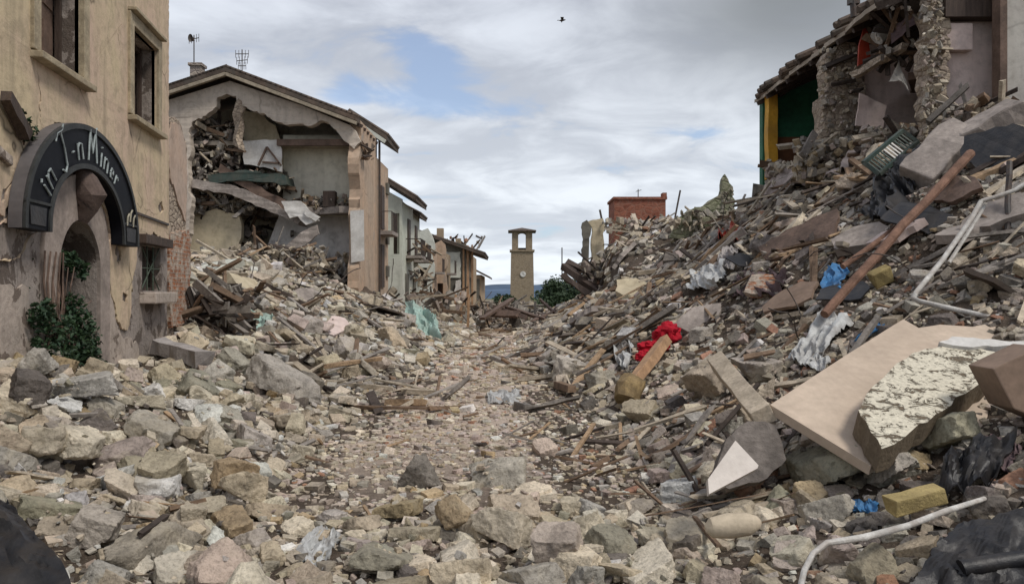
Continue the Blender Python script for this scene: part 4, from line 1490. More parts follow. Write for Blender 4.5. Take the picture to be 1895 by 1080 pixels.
# mountains
mx = np.linspace(-4500, 4500, 260)
prof = 90 + 60 * np.array([vnoise(np.array([v / 900.0 + 3]), np.array([5.0]))[0] for v in mx]) * 2 + 30 * np.array([vnoise(np.array([v / 210.0 + 30]), np.array([9.0]))[0] for v in mx])
rows = []
for k, t in enumerate(np.linspace(0, 1, 14)):
    yk = 6500 + t * 3500
    hk = -80 + (prof + 80) * math.sin(t * math.pi / 2) * (1 + .0 * t) + 14 * np.array([vnoise(np.array([v / 160.0 + k * 3.1]), np.array([k * 1.7]))[0] for v in mx])
    rows.append(np.stack([mx * (1 + t * .2), np.full_like(mx, yk), hk * 1.0], -1))
rows.append(np.stack([mx * 1.2, np.full_like(mx, 11000), np.full_like(mx, -100.0)], -1))
Vm = np.concatenate(rows)
ii = np.arange(len(Vm)).reshape(len(rows), -1)
qm = np.stack([ii[:-1, :-1], ii[:-1, 1:], ii[1:, 1:], ii[1:, :-1]], -1).reshape(-1, 4)
tag(numpy_mesh('mountains', Vm, [qm], M['mountain'], smooth=True), kind='structure')

# ------------------------------------------------------------------ torn open house on the right
rh = thing('torn_house', 'roofed house on the right torn open, showing pink, green and bare masonry rooms', 'house', (9, 18, 4))
qd = lambda D: (lambda pts: qs(pts, D))
mb = MB()
mb.polyslab([(7.55, 3), (12.5, 3), (12.5, 9.3), (10.6, 9.1), (7.55, 7.55)], [], qf(24.0), .3)
mb.build('end_wall', M['greenwall'], rh)
mb = MB()
mb.lohi((7.86, 23.93, 3), (12, 23.995, 6.35))
mb.build('dado', M['dado'], rh)
mb = MB()
mb.polyslab(rag(qs([(1421, 330), (1438, 330), (1438, 172), (1421, 176)], 23.6), .015, .3, 2), [], qf(23.55), .36)
mb.build('corner_post', M['yellowpost'], rh)
mb = MB()
mb.lohi((12.0, 12.0, 3), (12.4, 23.99, 9.2))
mb.build('back_wall', M['dim_room'], rh)
# cross wall with torn masonry end
mb = MB()
mb.polyslab(rag(qd(18.5)([(1470, 330), (1500, 285), (1512, 262), (1520, 226), (1517, 196), (1530, 160), (1524, 132), (1532, 96), (1556, 80), (1580, 82), (1592, 110), (1592, 150), (1600, 205), (1604, 330)]), .07, .15, 31), [], qf(18.4), .55)
mb.build('torn_masonry', M['brokenmas'], rh, jitter=.05)
mb = MB()
mb.polyslab(qd(18.6)([(1600, 340), (1800, 340), (1800, -60), (1690, -20), (1610, 60), (1600, 120)]), [], qf(18.62), .25)
mb.build('cross_wall', M['dimplaster'], rh)
# nearer cross wall: masonry edge and pink plaster
mb = MB()
mb.polyslab(rag(qd(15.2)([(1708, 330), (1716, 240), (1706, 190), (1712, 140), (1704, 96), (1716, 60), (1708, 20), (1722, -30), (1752, -30), (1750, 60), (1746, 150), (1748, 240), (1746, 330)]), .06, .13, 33), [], qf(15.0), .5)
mb.build('torn_pier', M['brokenmas'], rh, jitter=.04)
mb = MB()
mb.polyslab(qd(15.2)([(1747, 330), (1870, 330), (1870, -60), (1747, -60)]), [], qf(15.2), .25)
mb.build('pink_wall', M['dimplaster'], rh)
mb = MB()
mb.lohi((P(1745, 0, 15).x, 14.9, P(0, 34, 15).z), (P(1850, 0, 15).x, 15.19, P(0, -40, 15).z))
mb.build('beam', M['dark_wood'], rh)
mb = MB()
mb.lohi((P(1752, 0, 15).x, 15.02, P(0, 92, 15).z), (P(1802, 0, 15).x, 15.19, P(0, 42, 15).z))
mb.build('cupboard_box', M['dimplaster'], rh, bevel=.02)
mb = MB()
mb.lohi((P(1845, 0, 14.6).x, 14.5, 3.5), (P(1858, 0, 14.6).x, 14.75, 8.0))
mb.build('door_post', M['brown_wood'], rh)
mb = MB()
mb.polyslab(rag(qd(14.6)([(1859, 360), (2100, 360), (2100, -80), (1859, -80)]), .03, .3, 35), [], qf(14.6), .3)
mb.build('pale_wall', mat_plaster('pale_grey_wall', (.50, .48, .43), (.45, .42, .38), (.3, .27, .23), .4, .6, .25, scale=.7), rh)
# roof slab, ragged towards the near end
roofp = rag([(7.35, 24.15), (7.35, 15.9), (7.7, 15.4), (8.6, 16.4), (9.6, 16.0), (12.6, 16.6), (12.6, 24.15)], .16, .3, 36, (5, 6))
mb = MB()
mb.polyslab(roofp, [], lambda u, v, w: Vector((u, v, 7.42 + (u - 7.35) * .46 + w)), .10)
rr = mb.build('roof', M['ceil'], rh)
mb = MB()
y = 16.3
rdm = random.Random(3)
while y < 24.1:
    mb.tube([(7.26 + (rdm.uniform(-.08, .1) if rdm.random() < .7 else rdm.uniform(.1, .9)), y, 7.58 + rdm.uniform(-.03, .05)), (9.4, y + rdm.uniform(-.08, .08), 8.56), (12.5, y, 9.98)], .085, 6)
    y += .24
mb.build('tiles', M['tile'], rr)
for k in range(10):
    mb = MB()
    y = 16.45 + k * .84
    mb.beam((7.4, y, 7.37), (10.5, y, 8.79), .09, .12)
    mb.build('rafter', M['dark_wood'], rr)
mb = MB()
mb.tube([P(1580, 32, 16.2), P(1578, 2, 16.2)], .06, 7)
mb.lohi(P(1573, 6, 16.15), P(1586, -4, 16.3))
mb.build('vent_pipe', M['iron'], rr)
fs_ = MB()
fs_.beam(P(1580, 142, 17.6), P(1674, 86, 16.0), .17, .13, rough=.02, seg=5)
fs_.build('floor_edge', M['brokenmas'], rh, jitter=.02)
fl = MB()
fl.polyslab(rag([(8.6, 17.3), (9.6, 16.6), (12, 16.5), (12, 18.6), (9.2, 18.4)], .12, .25, 37, (2, 3)), [], lambda u, v, w: Vector((u, v, 6.45 - w)), .16)
fl.build('floor', M['brown_wood'], rh)
# things left in the right house
rp = MB()
rp.polyslab(qd(17.4)([(1588, 122), (1612, 112), (1606, 60), (1600, 48), (1590, 84)]), [], qf(17.4), .05)
tag(rp.build('red_sheet', M['redpanel']), 'bright orange red panel standing on the broken upper floor of the torn house', 'sheet')


def cloth(name, mt, corners, nu=16, nv=12, amp=.08, seed=0, thick=.012, ragg=.0, freq=3.0, parent=None, size_rel=False, fold=2.6):
    a, b, c, d = [Vector(q) for q in corners]
    n = (b - a).cross(d - a).normalized()
    if size_rel:
        sz = ((b - a).length + (d - a).length) / 2
        freq, amp = freq / sz, amp * sz
    top, bot = [], []
    off = Vector((seed * 3.1, seed * 1.7, seed * .9))
    for j in range(nv + 1):
        for i in range(nu + 1):
            u, v = i / nu, j / nv
            if ragg and (i in (0, nu) or j in (0, nv)):
                u += random.uniform(-ragg, ragg)
                v += random.uniform(-ragg, ragg)
            p = a.lerp(b, u).lerp(d.lerp(c, u), v)
            wob_ = mnoise.noise(p * freq * .6 + off) * .35
            q = Vector(((u + wob_ * .5 + (v - .5) * .35) * fold * 1.9, (v + wob_) * fold * .55, seed * 1.37))      # long folds running down the cloth
            h = mnoise.noise(q) + .9 * (.5 - abs(mnoise.noise(q * 1.9))) * 1.2 - .3 + .22 * mnoise.noise(p * freq * 3.1 + off) + .5 * mnoise.noise(p * freq * .7 + off)
            q = p * freq + off
            p = p + n * h * amp + mnoise.noise_vector(q * 1.3) * amp * .4
            top.append(p)
            bot.append(p - n * thick)
    m = MB()
    N = (nu + 1) * (nv + 1)
    fs = []
    for j in range(nv):
        for i in range(nu):
            q = (j * (nu + 1) + i, j * (nu + 1) + i + 1, (j + 1) * (nu + 1) + i + 1, (j + 1) * (nu + 1) + i)
            fs.append(q)
            fs.append(tuple(N + k for k in q[::-1]))
    ring = [i for i in range(nu + 1)] + [j * (nu + 1) + nu for j in range(1, nv + 1)] + [nv * (nu + 1) + i for i in range(nu - 1, -1, -1)] + [j * (nu + 1) for j in range(nv - 1, 0, -1)]
    for k in range(len(ring)):
        q, r = ring[k], ring[(k + 1) % len(ring)]
        fs.append((r, q, N + q, N + r))
    m.add(top + bot, fs)
    return m.build(name, mt, parent, smooth=True)


def TT(x, y, lift):
    return Vector((x, y, float(hfield(x, y)) + lift))


def gcloth(name, mt, pxq, label, cat, lift=.08, **kw):
    o = cloth(name, mt, [G(q[0], q[1]) + Vector((0, -.1, lift)) for q in pxq], **kw)
    tag(o, label, cat)
    return o


tag(cloth('hanging_plaster', M['white'], [P(1645, 152, 16.6), P(1664, 112, 16.6), P(1682, 168, 16.6), P(1668, 150, 16.6)], 8, 6, .03, 3), 'torn white scrap hanging from the broken floor edge of the torn house', 'scrap')
tag(cloth('leaning_board', M['dimplaster'], [P(1584, 232, 17.6), P(1634, 236, 17.6), P(1640, 196, 17.6), P(1592, 172, 17.6)], 8, 6, .03, 4, thick=.05), 'pale rounded plaster board leaning below the broken floor of the torn house', 'board')
tag(cloth('hanging_cloth', M['mauvecloth'], [P(1648, 82, 16.2), P(1700, 40, 15.6), P(1706, 10, 15.6), P(1650, 50, 16.2)], 10, 8, .06, 5), 'dark mauve cloth hanging under the roof edge of the torn house', 'cloth')
mb = MB()
mb.tube([P(1622, 72, 16.8) + Vector((0, 0, 0)), P(1634, 60, 16.8), P(1632, 46, 16.8)], [.16, .2, .16], 10)
tag(mb.build('grey_drum', M['plastic'], smooth=True), 'grey metal drum beside the orange red panel on the broken floor', 'drum')

# ------------------------------------------------------------------ ruins on the skyline at right centre
cs = thing('cream_wall_ruin', 'pale cream wall end left standing where the right heap meets the sky', 'wall', (4.7, 45, 2))
mb = MB()
mb.polyslab(rag(qs([(1092, 560), (1096, 420), (1086, 410), (1116, 404), (1120, 560)], 45), .05, .3, 41), [], qf(45), .5)
mb.build('wall', M['room_cream'], cs, jitter=.03)
mb = MB()
mb.polyslab(rag(qs([(1080, 545), (1077, 470), (1078, 412), (1086, 406), (1094, 418), (1090, 470), (1093, 545)], 44.6), .06, .2, 42), [], qf(44.6), .35)
mb.build('broken_edge', M['fardark'], cs, jitter=.04)
rb_ = thing('red_block_house', 'plain reddish brick block with flat top rising behind the rubble crest', 'building', (8, 51, 4))
mb = MB()
a, b = P(1137, 440, 50), P(1226, 369, 50)
mb.lohi((a.x, 50, 3), (b.x + .2, 53, b.z))
mb.build('wall', M['redblock'], rb_)
mb = MB()
mb.lohi((a.x - .08, 49.9, b.z + .002), (b.x + .28, 53.1, b.z + .16))
mb.lohi((b.x + .0, 49.92, b.z + .163), (b.x + .26, 50.6, b.z + .42))
mb.build('coping', M['redblock'], rb_)
mb = MB()
c = P(1181, 366, 50.5)
mb.tube([c, c + Vector((0, 0, .55))], .03, 5)
mb.tube([c + Vector((-.15, 0, .4)), c + Vector((.2, 0, .5))], .02, 5)
mb.build('aerial', M['iron'], rb_)
pn_ = thing('mossy_pinnacle', 'jagged mossy wall fragment with a tall pinnacle on the right skyline', 'wall', (9, 36, 4))
mb = MB()
mb.polyslab(rag(qs([(1240, 440), (1258, 402), (1280, 386), (1304, 380), (1322, 366), (1333, 360), (1337, 330), (1342, 322), (1349, 338), (1356, 346), (1361, 400), (1372, 440)], 36), .04, .2, 43), [], qf(36), .4)
mb.build('wall', M['moss'], pn_, jitter=.04)

# ------------------------------------------------------------------ big pieces on the right heap
KEEP = []                                     # picture polygons with the depth of the piece, so loose stones do not bury it


def keep(poly, D):
    KEEP.append((np.array(poly, float), D))


def single(mb, name, mt, label, cat, **kw):
    o = mb.build(name, mt, **kw)
    return tag(o, label, cat)


# broad beige board
pl = Plane((1.98, 6.1, .88), (2.43, 5.42, .56), (3.83, 7.5, 1.40))
bd = thing('beige_board', 'broad smooth beige board tilted across the right heap, larger than any slab around it', 'board', (2.9, 6.4, .9))
bpoly = [(1425, 748), (1612, 862), (1647, 836), (1700, 800), (1830, 812), (2010, 700), (2010, 600), (1925, 588), (1880, 600), (1850, 594), (1800, 604), (1740, 600), (1700, 606), (1672, 590), (1655, 600), (1560, 660)]
uv = [pl.at(*p) for p in bpoly]
mb = MB()
inv = {}
mb.polyslab([(p[0], -p[1]) for p in bpoly], [], lambda u, v, w: pl.at(u, -v) - pl.n * w * (-1 if pl.n.z < 0 else 1), .075)
mb.build('board', M['beige'], bd, bevel=.004)
keep(bpoly, 7.6)
# flaked block lying on it
fpoly = [(1588, 760), (1606, 728), (1634, 700), (1660, 672), (1700, 650), (1742, 640), (1800, 644), (1842, 652), (1838, 690), (1815, 706), (1770, 735), (1730, 765), (1690, 796), (1655, 822), (1632, 830), (1612, 800)]
sgn = (-1 if pl.n.z < 0 else 1)
fb = thing('flaked_block', 'thick broken block with flaking white paint lying on the beige board', 'block', (3.1, 6.0, 1.0))
mb = MB()
nrm = pl.n * sgn
pl2 = Plane(pl.a + nrm * .20, pl.a + nrm * .20 + (uv[1] - uv[0]), pl.a + nrm * .20 + (uv[8] - uv[0]))
mb.polyslab(rag([(p[0], -p[1]) for p in fpoly], 5, 14, 51), [], lambda u, v, w: pl2.at(u, -v) - nrm * w, .19)
mb.build('block', M['flaked'], fb, jitter=.012)
keep(fpoly, 7.0)
tp = [(1736, 638), (1760, 628), (1800, 630), (1895, 636), (1960, 636), (1960, 652), (1850, 646), (1800, 648), (1760, 644)]
mb = MB()
mb.polyslab(rag([(p[0], -p[1]) for p in tp], 3, 12, 52), [], lambda u, v, w: pl2.at(u, -v) + nrm * (.03 - w), .05)
single(mb, 'paint_flake', M['white'], 'thin curled white flake along the rear of the flaking painted block', 'flake')
bb = [(1837, 682), (1925, 640), (1985, 700), (1980, 800), (1876, 756)]
pf = Plane((3.42, 5.6, 1.12), (3.9, 5.55, 1.3), (3.45, 5.45, .85))
mb = MB()
mb.polyslab([(p[0], -p[1]) for p in bb], [], lambda u, v, w: P(u, -v, 5.45) + Vector((0, w, 0)), .3)
single(mb, 'brown_box', M['brownbox'], 'plain brown boxboard piece at the right edge against the flaking block', 'box', bevel=.01)
keep(bb, 6.2)
# square timber post
a, b = P(1328, 668, 7.6), P(1412, 770, 6.0)
mb = MB()
mb.beam(a, b, .155, .135, roll=.5, rough=.008, seg=5)
single(mb, 'timber_post', M['lightwood'], 'pale square sawn timber lying beside the left corner of the beige board', 'timber', bevel=.006)
keep([(1310, 650), (1345, 650), (1435, 760), (1405, 790)], 7.6)
# white triangular tile
tpoly = [(1361, 814), (1404, 860), (1402, 866), (1312, 914), (1310, 886)]
pt = Plane((1.75, 5.1, .62), (1.55, 4.95, .42), (1.86, 4.98, .50))
mb = MB()
mb.polyslab([(p[0], -p[1]) for p in tpoly], [], lambda u, v, w: P(u, -v, 5.1 + (u - 1360) * .001 + (-v - 860) * -.0022) + Vector((.0, w, -w * .6)), .05)
single(mb, 'white_tile', M['whitetile'], 'white pointed piece of broken tile standing tilted below the pale square timber', 'tile', bevel=.004)
keep(tpoly, 5.8)
# grey slab behind the tile
gpoly = [(1318, 880), (1344, 812), (1384, 778), (1436, 786), (1456, 850), (1420, 884), (1350, 905)]
mb = MB()
mb.polyslab(rag([(p[0], -p[1]) for p in gpoly], 3, 15, 54), [], lambda u, v, w: P(u, -v, 5.75 + (-v - 860) * -.003) + Vector((0, w, -w * .5)), .12)
single(mb, 'flagstone', mat_simple('dark_grey_slab', (.19, .165, .145), .6, 3, .95, .15, 1.0, .5, (.09, .075, .065)), 'dark grey broken slab leaning right behind the white pointed tile', 'slab', jitter=.01)
keep(gpoly, 6.0)
# yellow block low on the right
mb = MB()
a, b = P(1648, 936, 4.75), P(1738, 912, 4.85)
mb.beam(a, b, .115, .10, roll=.15, rough=.006, seg=3)
single(mb, 'yellow_block', M['yellowbrick'], 'rough yellow brick lying flat below the lowest corner of the beige board', 'brick', bevel=.01)
keep([(1635, 905), (1735, 890), (1755, 925), (1650, 955)], 5.2)
mb = MB()
a, b = G(1607, 535) + Vector((0, -.1, .1)), G(1640, 520) + Vector((0, -.1, .12))
mb.beam(a, b, .2, .19, roll=.3, rough=.01, seg=2)
single(mb, 'yellow_block', M['yellowbrick'], 'small yellowish cube of foam high on the right heap beside the long brown pole', 'block', bevel=.015)
keep([(1595, 505), (1655, 505), (1655, 560), (1595, 560)], 12)
# red cloth and tan timber
rc = thing('red_cloth', 'bright red cloth draped over a tan timber on the right heap', 'cloth', G(1235, 620))
def lump(mbx, c_, rx, ry, rz, seed, amp=.22, sub_=4, freq=2.2):
    bm_ = bmesh.new()
    bmesh.ops.create_icosphere(bm_, subdivisions=sub_, radius=1)
    off_ = Vector((seed * 2.7, seed * 1.1, seed * .6))
    vs_ = []
    for v_ in bm_.verts:
        n_ = v_.co.normalized()
        h_ = 1 + amp * mnoise.noise(n_ * freq + off_) - amp * .9 * abs(mnoise.noise(n_ * freq * 1.7 + off_ * 2)) + amp * .3 * mnoise.noise(n_ * freq * 4 + off_)
        vs_.append(Vector(c_) + Vector((n_.x * rx * h_, n_.y * ry * h_, n_.z * rz * h_)))
    bm_.verts.index_update()
    mbx.add(vs_, [tuple(q.index for q in f_.verts) for f_ in bm_.faces])
    bm_.free()


mb = MB()
lump(mb, P(1236, 618, 12.75), .22, .2, .19, 4, .35)
mb.build('bundle', M['red'], rc, smooth=True)
mb = MB()
lump(mb, P(1208, 642, 12.5), .25, .14, .11, 5, .4)
lump(mb, P(1192, 660, 12.3), .14, .12, .09, 6, .4)
mb.build('trailing_fold', M['red'], rc, smooth=True)
keep([(1180, 590), (1265, 590), (1265, 650), (1190, 675)], 13.6)
tt = MB()
tt.beam(P(1232, 628, 12.45), P(1160, 722, 10.7), .17, .15, roll=.4, rough=.012, seg=5, taper=.9)
single(tt, 'tan_timber', M['tanwood'], 'stout tan timber running down from the red cloth to the lane edge', 'timber', bevel=.01)
tb_ = MB()
tb_.tube([P(1172, 705, 10.75), P(1163, 722, 10.65), P(1158, 742, 10.55)], [.17, .19, .16], 9)
single(tb_, 'turned_block', mat_simple('ochre_wood', (.30, .215, .105), .45, 9, .9, .2, .5, .6, (.15, .11, .07)), 'turned ochre wooden block at the lower end of the tan timber', 'block', jitter=.03)
keep([(1140, 745), (1145, 700), (1225, 612), (1250, 630), (1190, 745)], 12.6)
# long brown pole and others
for nm, p0, D0, p1, D1, r0, r1, mt, lab in (
        ('brown_pole', (1795, 285), 11.4, (1528, 580), 9.4, .065, .055, 'rust', 'long rusty brown pole slanting down the right heap above the white bent frame'),
        ('brown_pole', (1760, 345), 11.6, (1560, 492), 10.6, .04, .04, 'rust', 'shorter brown pole lying just left of the long rusty pole, near its upper half'),
        ('black_post', (1868, 300), 9.8, (1866, 458), 9.4, .035, .035, 'iron', 'thin black upright post near the right edge above the beige board')):
    mb = MB()
    a, b = P(p0[0], p0[1], D0), P(p1[0], p1[1], D1)
    mb.tube([a.lerp(b, k / 6) + mnoise.noise_vector(Vector((k, p0[0], 1))) * .03 for k in range(7)], r0, 9, r1)
    single(mb, nm, M[mt], lab, 'post' if nm == 'black_post' else 'pole')
    if nm != 'black_post':
        keep([(p0[0] - 25, p0[1] - 10), (p0[0] + 15, p0[1] + 10), (p1[0] + 15, p1[1] + 10), (p1[0] - 20, p1[1])], max(D0, D1))
wf_ = thing('bent_pipework', 'bent white pipe frame forming a corner above the beige board', 'pipework', P(1690, 550, 8.3))
mb = MB()
pp = [P(1816, 372, 8.9), P(1800, 400, 8.85), P(1745, 480, 8.5), P(1696, 540, 8.25), P(1690, 551, 8.2), P(1700, 557, 8.15), P(1765, 572, 8.0), P(1848, 590, 7.75)]
mb.tube(pp, .027, 10)
mb.build('pipe', M['whitepipe'], wf_, smooth=True)
mb = MB()
mb.tube([P(1816, 372, 8.9), P(1850, 362, 8.85), P(1878, 352, 8.8), P(1920, 325, 8.8)], .024, 10)
mb.build('pipe', M['whitepipe'], wf_, smooth=True)
mb = MB()
mb.tube([P(1824, 376, 8.95), P(1812, 398, 8.9), P(1756, 486, 8.6)], .02, 8)
mb.build('inner_bar', M['whitepipe'], wf_, smooth=True)
keep([(1680, 556), (1800, 370), (1826, 370), (1706, 552)], 8.8)
keep([(1684, 540), (1850, 580), (1850, 600), (1684, 562)], 8.4)
keep([(1800, 365), (1900, 325), (1900, 355), (1810, 388)], 8.8)
# big pinkish slab
mb = MB()
mb.beam(P(1692, 338, 12.3), P(1790, 246, 12.6), .62, .44, roll=.55, rough=.04, seg=5)
single(mb, 'concrete_girder', M['concrete'], 'heavy pinkish grey concrete beam lying diagonally below the pink plastered room', 'beam', bevel=.03, jitter=.02)
mb = MB()
mb.beam(P(1776, 262, 12.5), P(1885, 205, 12.3), .5, .36, roll=.3, rough=.04, seg=4)
single(mb, 'concrete_girder', M['concrete'], 'second concrete beam, at right end of the heavy diagonal one near the picture edge', 'beam', bevel=.03, jitter=.02)
keep([(1665, 350), (1750, 225), (1880, 180), (1895, 215), (1770, 280), (1710, 360)], 12.4)
# dark green louvred shutter
sh = thing('louvred_shutter', 'dark green louvred shutter tilted in the rubble, some slats white', 'shutter', P(1640, 290, 13.5))
a, b = P(1612, 312, 13.4), P(1684, 252, 13.9)
d = (b - a).normalized()
sd = d.cross(Vector((0, -1, .5))).normalized()
mb = MB()
for s in (-.16, .16):
    mb.beam(a + sd * s, b + sd * s, .07, .06)
for t in (0, 1):
    mb.beam(a.lerp(b, t) - sd * .16, a.lerp(b, t) + sd * .16, .07, .06)
mb.build('frame', M['darkgreen'], sh)
for k in range(14):
    mb = MB()
    c = a.lerp(b, (k + .8) / 15)
    mb.beam(c - sd * .14, c + sd * .14, .04, .012, roll=.6)
    mb.build('slat', M['white'] if 6 <= k <= 9 else M['darkgreen'], sh)
keep([(1590, 320), (1680, 235), (1705, 260), (1625, 335)], 13.6)
# black and dark cloth and sheets
for i, (q, mt, nm, lab, lift, amp) in enumerate((
        ([(1588, 420), (1660, 430), (1690, 350), (1620, 330)], 'tarp', 'black_sheet', 'crumpled black sheet on the right heap below the green louvred shutter', .18, .22),
        ([(1512, 545), (1548, 560), (1560, 505), (1524, 505)], 'blue', 'blue_cloth', 'blue cloth caught under the lower end of the long rusty pole', .12, .10),
        ([(1574, 640), (1600, 632), (1646, 596), (1620, 596)], 'blue', 'blue_cloth', 'blue cloth strip pinched along the upper left edge of the beige board', .05, .05),
        ([(1450, 672), (1490, 690), (1568, 600), (1528, 590)], 'plastic', 'plastic_sheet', 'long crumpled grey plastic sheet left of the beige board', .1, .13),
        ([(1490, 690), (1520, 700), (1530, 672), (1500, 664)], 'plastic', 'plastic_sheet', 'small wad of pale plastic at the foot of the long grey plastic sheet', .08, .10),
        ([(1268, 552), (1330, 545), (1340, 500), (1280, 520)], 'plastic', 'plastic_sheet', 'shiny crumpled pale plastic in the middle of the right heap above the red cloth', .2, .3),
        ([(1318, 520), (1350, 510), (1372, 470), (1330, 470)], 'greybag', 'grey_bag', 'limp grey bag just above the shiny pale plastic on the right heap', .15, .2),
        ([(1136, 680), (1160, 685), (1168, 640), (1140, 640)], 'plastic', 'plastic_sheet', 'thin twisted clear plastic just left of the tan timber', .08, .12),
        ([(1350, 560), (1440, 560), (1450, 515), (1360, 520)], 'mauvecloth', 'mauve_cloth', 'dark mauve blanket half buried right of the shiny pale plastic', .12, .2),
        ([(1760, 870), (1850, 880), (1870, 830), (1790, 815)], 'mauvecloth', 'mauve_cloth', 'crumpled dark mauve garment low on the heap below the brown box', .06, .09),
        ([(900, 745), (965, 748), (960, 728), (905, 728)], 'plastic', 'plastic_sheet', 'flattened pale lilac plastic lying in the middle of the lane', .03, .05),
        ([(1560, 945), (1612, 950), (1612, 925), (1568, 925)], 'blue', 'blue_scrap', 'small dark blue scrap in the rubble left of the rough yellow brick', .03, .04),
        ([(1325, 452), (1360, 458), (1368, 428), (1335, 425)], 'redpanel', 'red_scrap', 'faded red scrap on the right heap below the mossy pinnacle', .12, .2),
        ([(540, 1020), (600, 1050), (640, 985), (600, 975)], 'plastic', 'plastic_sheet', 'pale wrinkled plastic strip wedged between stones at the bottom left of centre', .03, .04))):
    gcloth(nm, M[mt], q, lab, 'cloth' if 'cloth' in nm or 'scrap' in nm else ('bag' if 'bag' in nm or 'sack' in nm else 'sheet'), lift=lift, nu=30, nv=26, amp=.115, seed=i + 11, ragg=.015, freq=2.9, size_rel=True)
    qa = np.array(q, float)
    cc = qa.mean(0)
    keep((qa - cc) * 1.05 + cc, G(cc[0], cc[1]).y + .4)
tag(cloth('dusty_sacking', M['lumpy'], [TT(6.2, 20.2, .25), TT(6.9, 17.9, .3), TT(7.75, 18.5, .45), TT(7.5, 21.3, .45)], 34, 26, .15, 51, ragg=.015, freq=3.2, size_rel=True), 'pale dusty sacking heaped below the yellow post of the torn house', 'sacking')
tag(cloth('dusty_sacking', M['lumpy'], [TT(6.8, 17.3, .25), TT(7.1, 16.2, .3), TT(7.8, 16.6, .4), TT(7.6, 17.6, .4)], 26, 20, .14, 52, ragg=.02, freq=3.0, size_rel=True), 'smaller ragged pale sacking under the torn masonry, right of the larger heap', 'sacking')
tag(cloth('black_sheet', M['tarp'], [TT(6.0, 12.6, .25), TT(6.5, 12.1, .3), TT(6.9, 12.9, .35), TT(6.3, 13.4, .3)], 24, 20, .12, 55, ragg=.02, freq=2.6, size_rel=True), 'black sheet bunched between the louvred shutter and the heavy concrete beam', 'sheet')
tag(cloth('green_sheet', M['greensheet'], [P(738, 604, 25.5), P(818, 628, 24.0), P(808, 584, 26.0), P(752, 560, 27.5)], 24, 20, .13, 53, ragg=.02, freq=2.6, size_rel=True), 'pale green sheet slumped at the lane edge below the green house', 'sheet')
tag(cloth('green_sheet', M['greensheet'], [P(424, 606, 16.4), P(478, 612, 16.0), P(506, 580, 17.0), P(450, 566, 17.6)], 24, 20, .12, 54, ragg=.03, freq=2.6, size_rel=True), 'crumpled pale greenish sheet on the left heap beyond the wall stub', 'sheet')
keep([(424, 606), (478, 612), (506, 580), (450, 562)], 17)

def shard_slab(px, py, w, h, th, mt, name, label, seed, lift=.12, tilt=.35, cat='slab'):
    rq = random.Random(seed)
    c_ = G(px, py) + Vector((0, 0, lift))
    e = .15
    gx_ = float(hfield(c_.x + e, c_.y) - hfield(c_.x - e, c_.y)) / (2 * e)
    gy_ = float(hfield(c_.x, c_.y + e) - hfield(c_.x, c_.y - e)) / (2 * e)
    n_ = (Vector((-gx_ * .8, -gy_ * .8, 1)).normalized() + Vector((rq.gauss(0, tilt), rq.gauss(0, tilt) - .15, 0))).normalized()
    R_ = n_.to_track_quat('Z', 'Y').to_matrix() @ Matrix.Rotation(rq.uniform(-.9, .9), 3, 'Z')
    poly = []
    k_ = rq.randrange(5, 8)
    for i_ in range(k_):
        a_ = 2 * math.pi * (i_ + rq.uniform(-.25, .25)) / k_
        s_ = 1 / max(abs(math.cos(a_)), abs(math.sin(a_)))
        poly.append((w / 2 * math.cos(a_) * min(s_, 1.25) * rq.uniform(.8, 1.05), h / 2 * math.sin(a_) * min(s_, 1.25) * rq.uniform(.8, 1.05)))
    m_ = MB()
    m_.polyslab(rag(poly, .03 * min(1, w), .12, seed), [], lambda u, v, q: c_ + R_ @ Vector((u, v, -q)), th)
    single(m_, name, M[mt], label, cat, jitter=.012)


